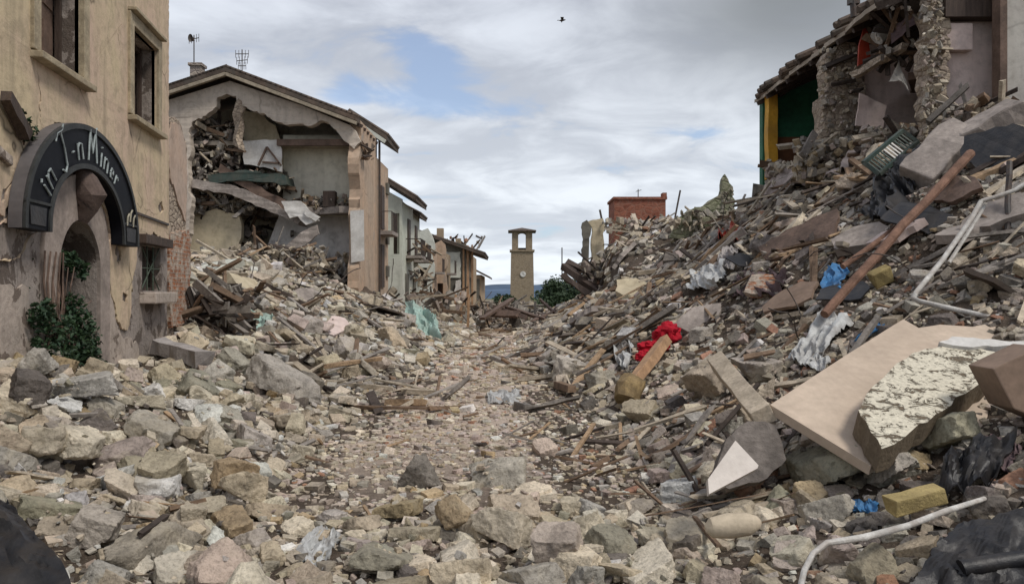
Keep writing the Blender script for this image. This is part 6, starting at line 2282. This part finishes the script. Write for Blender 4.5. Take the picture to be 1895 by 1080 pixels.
def clutter(px0, py0, px1, py1, D0, D1, ns, nb, s0, s1, L0, L1, pal=('tan', 'grey', 'dark', 'pinkish', 'cream'), wp=('brown', 'dark', 'grey', 'pale')):
    """debris packed in an opening of a ruin"""
    for _ in range(ns):
        D = rs.uniform(D0, D1)
        p = P(rs.uniform(px0, px1), py1 + (py0 - py1) * rs.random() ** 1.3, D)
        kind = rs.choice(ALLK)
        cn = rs.choice(pal)
        R = Euler((rs.uniform(0, 6), rs.uniform(0, 6), rs.uniform(0, 6))).to_matrix()
        STONES.append(dict(x=p.x, y=p.y, z=p.z, s=rs.uniform(s0, s1), kind=kind, R=np.array(R), col=np.array(PAL[cn]) * rs.uniform(.6, 1.05), cn=cn, zone='ruin', k=rs.randrange(NP), label=None))
    for _ in range(nb):
        D = rs.uniform(D0, D1)
        p = P(rs.uniform(px0, px1), rs.uniform(py0, py1), D)
        d = Vector((rs.gauss(0, 1), rs.gauss(0, .5), rs.gauss(0, .6))).normalized()
        L = rs.uniform(L0, L1)
        cn = rs.choice(wp)
        BOARDS.append(dict(a=p - d * L / 2, b=p + d * L / 2, w=rs.uniform(.05, .16), h=rs.uniform(.03, .09), L=L, cn=cn, col=np.array(WPAL[cn]) * rs.uniform(.6, 1.1), roll=rs.uniform(0, 3), ruin=True))


clutter(356, 535, 440, 640, 14.6, 16.5, 60, 120, .04, .14, .3, 1.3, ('dark', 'dark', 'grey'), ('dark', 'dark', 'brown', 'grey'))
clutter(352, 225, 448, 345, 30.5, 32.0, 330, 90, .05, .18, .4, 1.6, ('tan', 'grey', 'dark', 'cream', 'pinkish'), ('brown', 'dark', 'grey', 'pale'))
clutter(380, 318, 530, 350, 30.5, 31.6, 120, 24, .05, .15, .5, 1.5)
clutter(352, 346, 470, 392, 30.6, 32.0, 200, 40, .05, .18, .4, 1.3, ('dark', 'dark', 'grey', 'tan'))
clutter(450, 395, 560, 470, 31.5, 33.5, 60, 18, .1, .3, .5, 1.4, ('dark', 'dark', 'grey'), ('dark', 'dark', 'brown'))
clutter(540, 362, 640, 386, 30.7, 31.3, 60, 12, .05, .13, .3, .9, ('tan', 'dark', 'ochre', 'pinkish'))
clutter(430, 455, 600, 500, 28.8, 30.2, 260, 40, .06, .2, .6, 2.0, ('cream', 'tan', 'grey', 'pinkish'))
clutter(560, 470, 650, 540, 30.0, 32, 120, 20, .07, .22, .6, 1.6, ('dark', 'grey', 'tan'))
clutter(640, 262, 690, 300, 30.2, 33, 26, 14, .06, .16, .4, 1.0, ('dark', 'tan', 'grey'), ('dark', 'brown'))
clutter(1515, 90, 1588, 300, 18.15, 18.42, 170, 4, .03, .09, .4, .8, ('cream', 'cream', 'pinkish', 'tan', 'grey'))
clutter(1708, -10, 1746, 260, 14.8, 15.02, 170, 2, .03, .09, .3, .6, ('grey', 'pinkish', 'cream', 'tan'))
clutter(1470, 260, 1600, 330, 17.4, 18.3, 260, 24, .04, .14, .4, 1.2, ('tan', 'ochre', 'cream', 'grey', 'pinkish'))
clutter(1600, 235, 1720, 300, 15.5, 17.5, 220, 34, .04, .13, .4, 1.2, ('dark', 'grey', 'pinkish', 'tan'))
clutter(1620, 45, 1700, 110, 16.0, 18.0, 30, 30, .04, .10, .4, 1.3, ('dark', 'dark', 'grey'), ('dark', 'dark', 'brown'))
clutter(1640, -20, 1760, 36, 15.4, 17.2, 60, 44, .04, .10, .5, 1.5, ('dark', 'dark', 'grey', 'pinkish'), ('dark', 'dark', 'brown'))
clutter(1750, 190, 1895, 230, 12.8, 14.2, 150, 20, .04, .12, .4, 1.2, ('dark', 'grey', 'pinkish', 'tan'))
clutter(1420, 300, 1480, 345, 20, 22.5, 90, 14, .05, .15, .5, 1.2, ('pinkish', 'grey', 'cream'), ('pale', 'brown'))
clutter(1080, 470, 1120, 560, 43, 44.4, 60, 16, .12, .3, .6, 1.8)
clutter(1250, 390, 1372, 425, 35.4, 36.2, 110, 14, .07, .2, .5, 1.5, ('olive', 'olive', 'grey', 'tan'))
clutter(1336, 352, 1357, 400, 35.93, 36.0, 50, 0, .04, .09, .5, 1.5, ('olive', 'olive', 'grey'))
clutter(1110, 405, 1250, 425, 44, 48, 60, 16, .12, .3, .6, 1.8, ('tan', 'grey', 'cream', 'pinkish'))
clutter(745, 450, 800, 550, 43, 51, 30, 40, .08, .2, .5, 1.6)
clutter(800, 438, 892, 470, 59.5, 64, 30, 24, .08, .2, .5, 1.8, ('terracotta', 'dark', 'tan'), ('brown', 'dark', 'grey'))
clutter(690, 540, 860, 590, 38, 58, 140, 60, .12, .35, .8, 2.6)
clutter(860, 560, 1010, 600, 46, 62, 140, 30, .12, .4, .8, 2.6, ('tan', 'grey', 'pinkish', 'dark'))

# ------------------------------------------------------------------ which ones are things of their own
LMS = [('the black tarpaulin at bottom left', 60, 1000), ('the orange ochre block', 108, 682), ('the ivy doorway', 130, 640), ('the yellow house corner', 320, 640), ('the big grey boulder', 505, 708),
       ('the broad tan block at left', 75, 848), ('the blunt tan block', 290, 905), ('the cream slab on the left heap', 441, 640), ('the flat tan stone', 768, 985),
       ('the pale squared block at bottom centre', 930, 998), ('the long grey wedge stone', 925, 878), ('the dark brown lump', 770, 890), ('the lilac plastic in the lane', 932, 738),
       ('the red cloth', 1232, 618), ('the foot of the tan timber', 1160, 730), ('the pale square timber', 1370, 715), ('the white pointed tile', 1358, 865), ('the beige board', 1560, 760),
       ('the smooth cream stone', 1355, 975), ('the upright yellowish stone', 1505, 925), ('the rough yellow brick', 1695, 922), ('the white hose', 1560, 1005), ('the flaking painted block', 1720, 730),
       ('the long grey plastic sheet', 1510, 640), ('the lower end of the rusty pole', 1535, 565), ('the white bent frame', 1720, 500), ('the shiny pale plastic', 1305, 525), ('the louvred shutter', 1640, 285),
       ('the heavy concrete beam', 1740, 290), ('the wall stub', 335, 520), ('the gabled house front', 520, 480), ('the pale green sheet', 775, 590), ('the bell tower', 965, 560), ('the reddish block', 1185, 400),
       ('the mossy pinnacle', 1340, 400), ('the yellow post', 1430, 300), ('the olive rock by the grey log', 352, 712), ('the wide cream slab at the bottom', 1205, 1060), ('the long flat olive stone', 705, 1038),
       ('the ochre foreground stone', 430, 920), ('the bottom left plastic strip', 600, 1010), ('the black pipe', 1850, 1040), ('the mauve blanket', 1400, 540), ('the black sheet', 1640, 380), ('the near lane', 1080, 800),
       ('the middle of the lane', 900, 680), ('the wreck of roof beams', 1070, 515)]


def where(px, py):
    best = min(LMS, key=lambda L: (L[1] - px) ** 2 + (L[2] - py) ** 2)
    dx_, dy_ = px - best[1], py - best[2]
    if abs(dx_) > abs(dy_) * 1.15:
        return ('right of ' if dx_ > 0 else 'left of ') + best[0]
    return ('below ' if dy_ > 0 else 'above ') + best[0]


RANK = ['largest', 'second largest', 'third largest', 'fourth largest', 'fifth largest', 'sixth largest', 'seventh largest', 'eighth largest', 'ninth largest']


def assign_labels(items, noun):
    """items: dicts with px, py, size, words; every label names one thing by its look and what it lies beside"""
    keyed = {}
    for it in items:
        if it.get('label'):
            continue
        keyed.setdefault((it['words'], where(it['px'], it['py'])), []).append(it)
    for (words, wh), lst in keyed.items():
        lst.sort(key=lambda q: -q['size'])
        for n, it in enumerate(lst):
            if len(lst) == 1:
                it['label'] = f'{words} {noun(it)} {wh}'
            else:
                it['label'] = f'{RANK[min(n, 8)]} {words} {noun(it)} {wh}'


def seen_px(x, y, z):
    """is the line of sight from the lens free of the heap surface"""
    for t in np.linspace(.35, .93, 22):
        qx, qy, qz = x * t, y * t, CH + (z - CH) * t
        i, j = int((qx - gx0) / gres), int((qy - gy0) / gres)
        if 0 <= i < gnx and 0 <= j < gny and HG[j, i] > qz + .05:
            return False
    return True


cand = []
for st in STONES:
    st['px'], st['py'] = to_px((st['x'], st['y'], st['z']))
    a = KINDS_[st['kind']]
    st['size'] = st['s'] * math.sqrt(a[0] * (a[1] + a[2]) / 2) / st['y'] * F
    if st['label']:
        st['size'] += 1000
    if st['zone'] != 'ruin' and -10 < st['px'] < 1905 and 0 < st['py'] < 1092:
        cand.append(st)
cand.sort(key=lambda q: -q['size'])
solo = []
for st in cand:
    if len(solo) >= 292:
        break
    if st['label'] or seen_px(st['x'], st['y'], st['z'] + st['s'] * KINDS_[st['kind']][2] * .8):
        solo.append(st)
solo_ids = set(id(s) for s in solo)
CW = {'cream': 'cream', 'tan': 'tan', 'grey': 'grey', 'dark': 'dark brown', 'ochre': 'ochre', 'pinkish': 'pinkish', 'terracotta': 'brick red', 'white': 'white', 'olive': 'olive'}
SW = {'block': 'squared', 'slab': 'flat', 'lump': 'rounded', 'wedge': 'wedge shaped', 'shard': 'long thin'}
for st in solo:
    st['words'] = CW[st['cn']] + ' ' + SW[st['kind']]
assign_labels(solo, lambda it: 'stone')
MESHES = {}


def solo_mesh(kind, k, sub):
    key = (kind, k, sub)
    if key not in MESHES:
        V, Fc = PROTO[key]
        me = bpy.data.meshes.new('stone_' + kind)
        me.from_pydata(V.tolist(), [], Fc.tolist())
        me.polygons.foreach_set('use_smooth', [True] * len(me.polygons))
        me.set_sharp_from_angle(angle=math.radians(38))
        me.materials.append(M['stone_obj'])
        MESHES[key] = me
    return MESHES[key]


for st in solo:
    sub = 4 if st['s'] / st['y'] * F > 14 else 3
    o = bpy.data.objects.new('rubble_stone', solo_mesh(st['kind'], st['k'], sub))
    COL.objects.link(o)
    o.matrix_world = Matrix.Translation((st['x'], st['y'], st['z'])) @ Matrix(st['R'].tolist()).to_4x4() @ Matrix.Scale(st['s'], 4)
    o.color = (*[float(c) for c in st['col']], 1)
    tag(o, st['label'], 'stone', 'stones of the collapsed walls')

# the rest of the stones as one mass
rest = [s for s in STONES if id(s) not in solo_ids]
groups = {}
for st in rest:
    pr = st['s'] / st['y'] * F
    sub = 3 if pr > 22 else (2 if pr > 5 else 1)
    groups.setdefault((st['kind'], st['k'], sub), []).append(st)
Vs, Fs, Ts, off = [], [], [], 0
for (kind, k, sub), lst in groups.items():
    V, Fc = PROTO[kind, k, sub]
    R = np.array([s['R'] for s in lst]) * np.array([s['s'] for s in lst])[:, None, None]
    T = np.array([[s['x'], s['y'], s['z']] for s in lst])
    pts = np.einsum('nij,vj->nvi', R, V) + T[:, None, :]
    n, nv = len(lst), len(V)
    Vs.append(pts.reshape(-1, 3))
    Fs.append((Fc[None] + (np.arange(n) * nv)[:, None, None]).reshape(-1, 3) + off)
    Ts.append(np.repeat(np.array([s['col'] for s in lst]), nv, 0))
    off += n * nv
o = numpy_mesh('rubble', np.concatenate(Vs), [np.concatenate(Fs)], M['stone_attr'], np.concatenate(Ts))
tag(o, 'mass of small broken stones and chips covering the heaps and the lane', 'rubble', kind='stuff')

# boards: the largest as things, the rest as one mass of splinters
for b in BOARDS:
    c = (b['a'] + b['b']) / 2
    b['px'], b['py'] = to_px(c)
    b['y'] = c.y
    pa, pb = to_px(b['a']), to_px(b['b'])
    b['size'] = math.hypot(pa[0] - pb[0], pa[1] - pb[1]) * max(1.0, b['w'] / c.y * F) ** .5
    b['vis'] = (not b.get('ruin')) and -10 < b['px'] < 1905 and 0 < b['py'] < 1090 and seen_px(c.x, c.y, c.z + .05)
cb_ = sorted([b for b in BOARDS if b['vis']], key=lambda q: -q['size'])[:170]
ids = set(id(b) for b in cb_)
for b in cb_:
    asp = b['L'] / max(b['w'], .01)
    b['words'] = {'pale': 'pale', 'brown': 'brown', 'grey': 'weathered grey', 'dark': 'blackened', 'tan': 'tan'}[b['cn']] + (' thin' if asp > 22 else (' long' if b['L'] > 1.3 else ' short'))
    b['noun'] = 'stick' if b['w'] < .05 else ('plank' if b['h'] < b['w'] * .55 else 'batten')
for nn in ('stick', 'plank', 'batten'):
    assign_labels([b for b in cb_ if b['noun'] == nn], lambda it: it['noun'])
for b in cb_:
    mb = MB()
    mb.beam(b['a'], b['b'], b['w'], b['h'], roll=b['roll'], rough=min(.012, b['w'] * .15), seg=4)
    o = mb.build('broken_' + b['noun'], M['wood_obj'])
    o.color = (*[float(c) for c in b['col']], 1)
    tag(o, b['label'], b['noun'], 'broken timbers in the rubble')
Vs, Ts, Fq = [], [], []
off = 0
for b in BOARDS:
    if id(b) in ids:
        continue
    mb = MB()
    mb.beam(b['a'], b['b'], b['w'], b['h'], roll=b['roll'], rough=min(.012, b['w'] * .15), seg=1)
    Vs += [tuple(p) for p in mb.v]
    Fq += [[i + off for i in f] for f in mb.f]
    Ts += [b['col']] * len(mb.v)
    off += len(mb.v)
o = numpy_mesh('wood_debris', np.array(Vs), [np.array(Fq)], M['wood_attr'], np.array(Ts))
tag(o, 'mass of splintered timber strewn through the heaps and ruins', 'debris', kind='stuff')
print('STONES', len(STONES), 'SOLO', len(solo), 'BOARDS', len(BOARDS))
